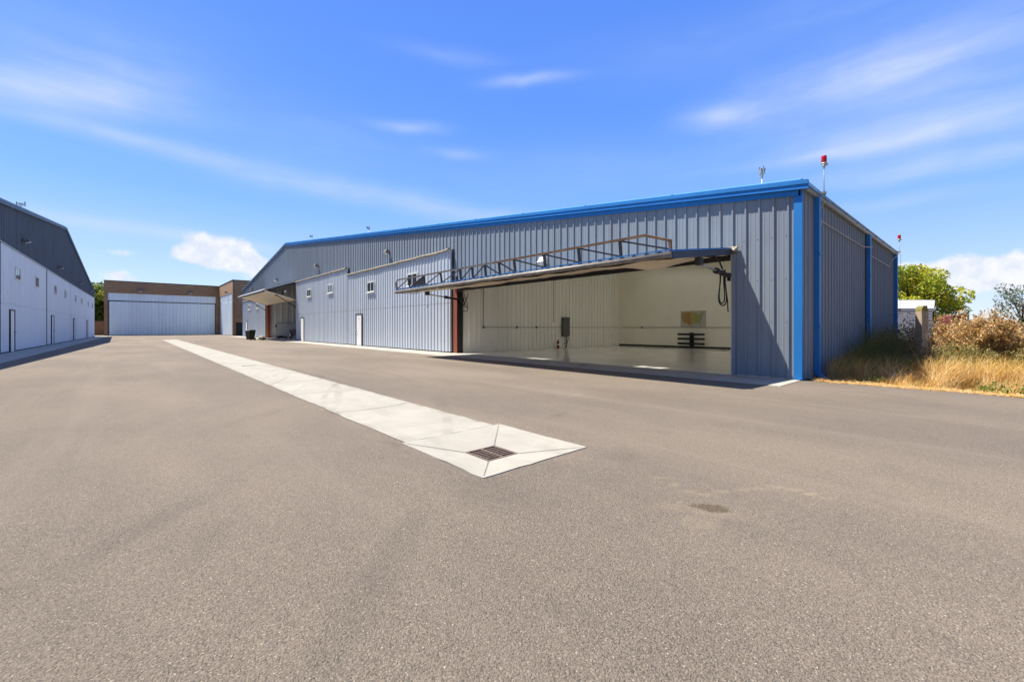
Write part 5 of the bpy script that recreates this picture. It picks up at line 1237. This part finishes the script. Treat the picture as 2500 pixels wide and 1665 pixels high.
def blob(px, py, sa, se, rot, k, warped=True):
    """soft elliptical cloud bank at a compass bearing / elevation (radians)"""
    a0, e0 = deg_of(px, py); A_, E_ = (azw, elw) if warped else (az, el)
    da = t.math('MULTIPLY', t.math('SUBTRACT', A_, a0), math.cos(e0)); de = t.math('SUBTRACT', E_, e0); c_, s_ = math.cos(rot), math.sin(rot)
    u = t.math('DIVIDE', t.math('ADD', t.math('MULTIPLY', da, c_), t.math('MULTIPLY', de, s_)), sa); v = t.math('DIVIDE', t.math('SUBTRACT', t.math('MULTIPLY', de, c_), t.math('MULTIPLY', da, s_)), se)
    r2 = t.math('ADD', t.math('MULTIPLY', u, u), t.math('MULTIPLY', v, v))
    return t.math('MULTIPLY', t.math('POWER', 2.718, t.math('MULTIPLY', r2, -1.0)), k)
def total(ls):
    r = ls[0]
    for x in ls[1:]: r = t.math('ADD', r, x)
    return r
cirrus_banks = [blob(110, 225, .13, .028, .10, .95), blob(290, 215, .08, .034, .2, .8), blob(200, 100, .16, .06, .2, .28),
    blob(150, 310, .16, .012, .01, .38), blob(420, 375, .18, .014, -.05, .42), blob(680, 440, .20, .022, -.08, .48), blob(960, 495, .20, .026, -.08, .55), blob(1200, 530, .18, .022, -.06, .5),
    blob(990, 308, .075, .011, .06, .85), blob(1120, 372, .06, .011, -.05, .5), blob(1290, 200, .075, .010, .02, .95), blob(1090, 140, .10, .014, -.05, .32),
    blob(1770, 280, .075, .024, -.05, .9), blob(1960, 225, .13, .045, -.02, .55), blob(2180, 190, .16, .055, -.05, .5), blob(2330, 130, .14, .06, .05, .5), blob(2200, 325, .20, .036, -.04, .62), blob(2420, 300, .16, .04, -.04, .55), blob(2330, 400, .20, .018, -.03, .75), blob(2100, 370, .16, .010, -.06, .45),
    blob(330, 560, .22, .013, -.05, .75), blob(560, 588, .2, .009, -.05, .5), blob(1900, 60, .3, .05, .0, .25), blob(2180, 490, .16, .012, -.02, .35), blob(700, 330, .3, .06, -.05, .2), blob(1500, 420, .3, .06, .0, .2)]
mask = total(cirrus_banks)
fib = t.node('ShaderNodeCombineXYZ', ins={0: t.math('MULTIPLY', azw, 3.0), 1: t.math('MULTIPLY', elw, 17.0), 2: 0.0}).outputs[0]
fn = t.noise(t.mapping(fib, rot=(0, 0, .06)), 1.7, 5, .52, dist=.25)
fn2 = t.noise(nv, 5.5, 5, .6)
cir = t.math('MULTIPLY', mask, t.math('ADD', .46, t.math('MULTIPLY', t.smooth(fn, .22, .85), .55)))
cir = t.math('MULTIPLY', cir, t.smooth(fn2, .20, .70, .65, 1.05))
# thin veil of high cloud added overhead, out of view, for neutral fill light
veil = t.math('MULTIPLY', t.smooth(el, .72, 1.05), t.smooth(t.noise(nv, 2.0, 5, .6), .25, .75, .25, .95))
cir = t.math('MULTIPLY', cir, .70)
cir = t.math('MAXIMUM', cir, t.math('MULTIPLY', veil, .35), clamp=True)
# cumulus near the horizon
cn = t.noise(nv, 24, 7, .62); cn2 = t.math('SUBTRACT', cn, .5)
cum_b = total([blob(545, 610, .062, .024, -.06, 1.35, False), blob(600, 650, .065, .026, -.1, 1.15, False), blob(490, 628, .060, .015, 0, .9, False), blob(305, 674, .045, .010, 0, .72, False), blob(285, 617, .035, .007, 0, .55, False), blob(215, 705, .05, .022, -.2, .9, False),
    blob(2290, 662, .08, .016, 0, .8, False), blob(2430, 652, .08, .022, 0, .95, False), blob(2200, 672, .06, .014, 0, .65, False), blob(2560, 675, .14, .028, 0, .9, False), blob(2350, 690, .2, .018, 0, .6, False)])
cum = t.math('ADD', cum_b, t.math('MULTIPLY', cn2, 2.3)); cum = t.smooth(cum, .34, 1.10); cum = t.math('MULTIPLY', cum, t.smooth(cum_b, .06, .40))
cum = t.math('MULTIPLY', cum, .9)
# clear-sky colour: the sky model graded towards the photograph's deep blue
K = SKY_STRENGTH * 2 ** .95
grad = t.ramp(t.math('DIVIDE', el, .70, clamp=True), [(0, (.70 / K / 10, .80 / K / 10, .96 / K / 10)), (.16, (.47 / K / 10, .67 / K / 10, 1.0 / K / 10)), (.36, (.21 / K / 10, .49 / K / 10, 1.06 / K / 10)), (.62, (.115 / K / 10, .345 / K / 10, 1.08 / K / 10)), (1, (.085 / K / 10, .265 / K / 10, 1.0 / K / 10))])
grad = t.node('ShaderNodeVectorMath', operation='SCALE', ins={0: grad, 'Scale': 10.0}).outputs[0]
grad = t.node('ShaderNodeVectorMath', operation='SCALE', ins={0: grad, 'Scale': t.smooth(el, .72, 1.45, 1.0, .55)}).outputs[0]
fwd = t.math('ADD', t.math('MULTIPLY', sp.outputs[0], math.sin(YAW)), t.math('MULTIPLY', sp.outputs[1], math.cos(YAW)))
grad = t.node('ShaderNodeVectorMath', operation='SCALE', ins={0: grad, 'Scale': t.smooth(fwd, -.7, .3, .42, 1.0)}).outputs[0]  # unseen sky behind the camera dimmed to deepen the shaded sides
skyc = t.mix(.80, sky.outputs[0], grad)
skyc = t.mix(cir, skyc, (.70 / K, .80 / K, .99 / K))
cc = t.mix(t.smooth(t.noise(nv, 34, 5, .6), .35, .65), (.80 / K, .85 / K, .96 / K), (1.0 / K, 1.0 / K, 1.03 / K))
skyc = t.mix(cum, skyc, cc)
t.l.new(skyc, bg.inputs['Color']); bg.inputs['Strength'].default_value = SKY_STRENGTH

cam = bpy.data.cameras.new('camera'); co_ = bpy.data.objects.new('camera', cam); COL.objects.link(co_)
co_.location = (0, 0, 1.2); co_.rotation_euler = (math.pi / 2, 0, -YAW)
cam.sensor_width = 36; cam.sensor_fit = 'HORIZONTAL'; cam.lens = 1035 / 2500 * 36; cam.shift_y = -32.5 / 2500; cam.clip_start = .05; cam.clip_end = 6000
scene.camera = co_
scene.render.engine = 'CYCLES'
scene.view_settings.view_transform = 'Standard'; scene.view_settings.look = 'None'; scene.view_settings.exposure = 0.95; scene.view_settings.gamma = 1.0
scene.cycles.use_denoising = True
scene.cycles.max_bounces = 18; scene.cycles.diffuse_bounces = 16; scene.cycles.transparent_max_bounces = 12
scene.cycles.sample_clamp_indirect = 8
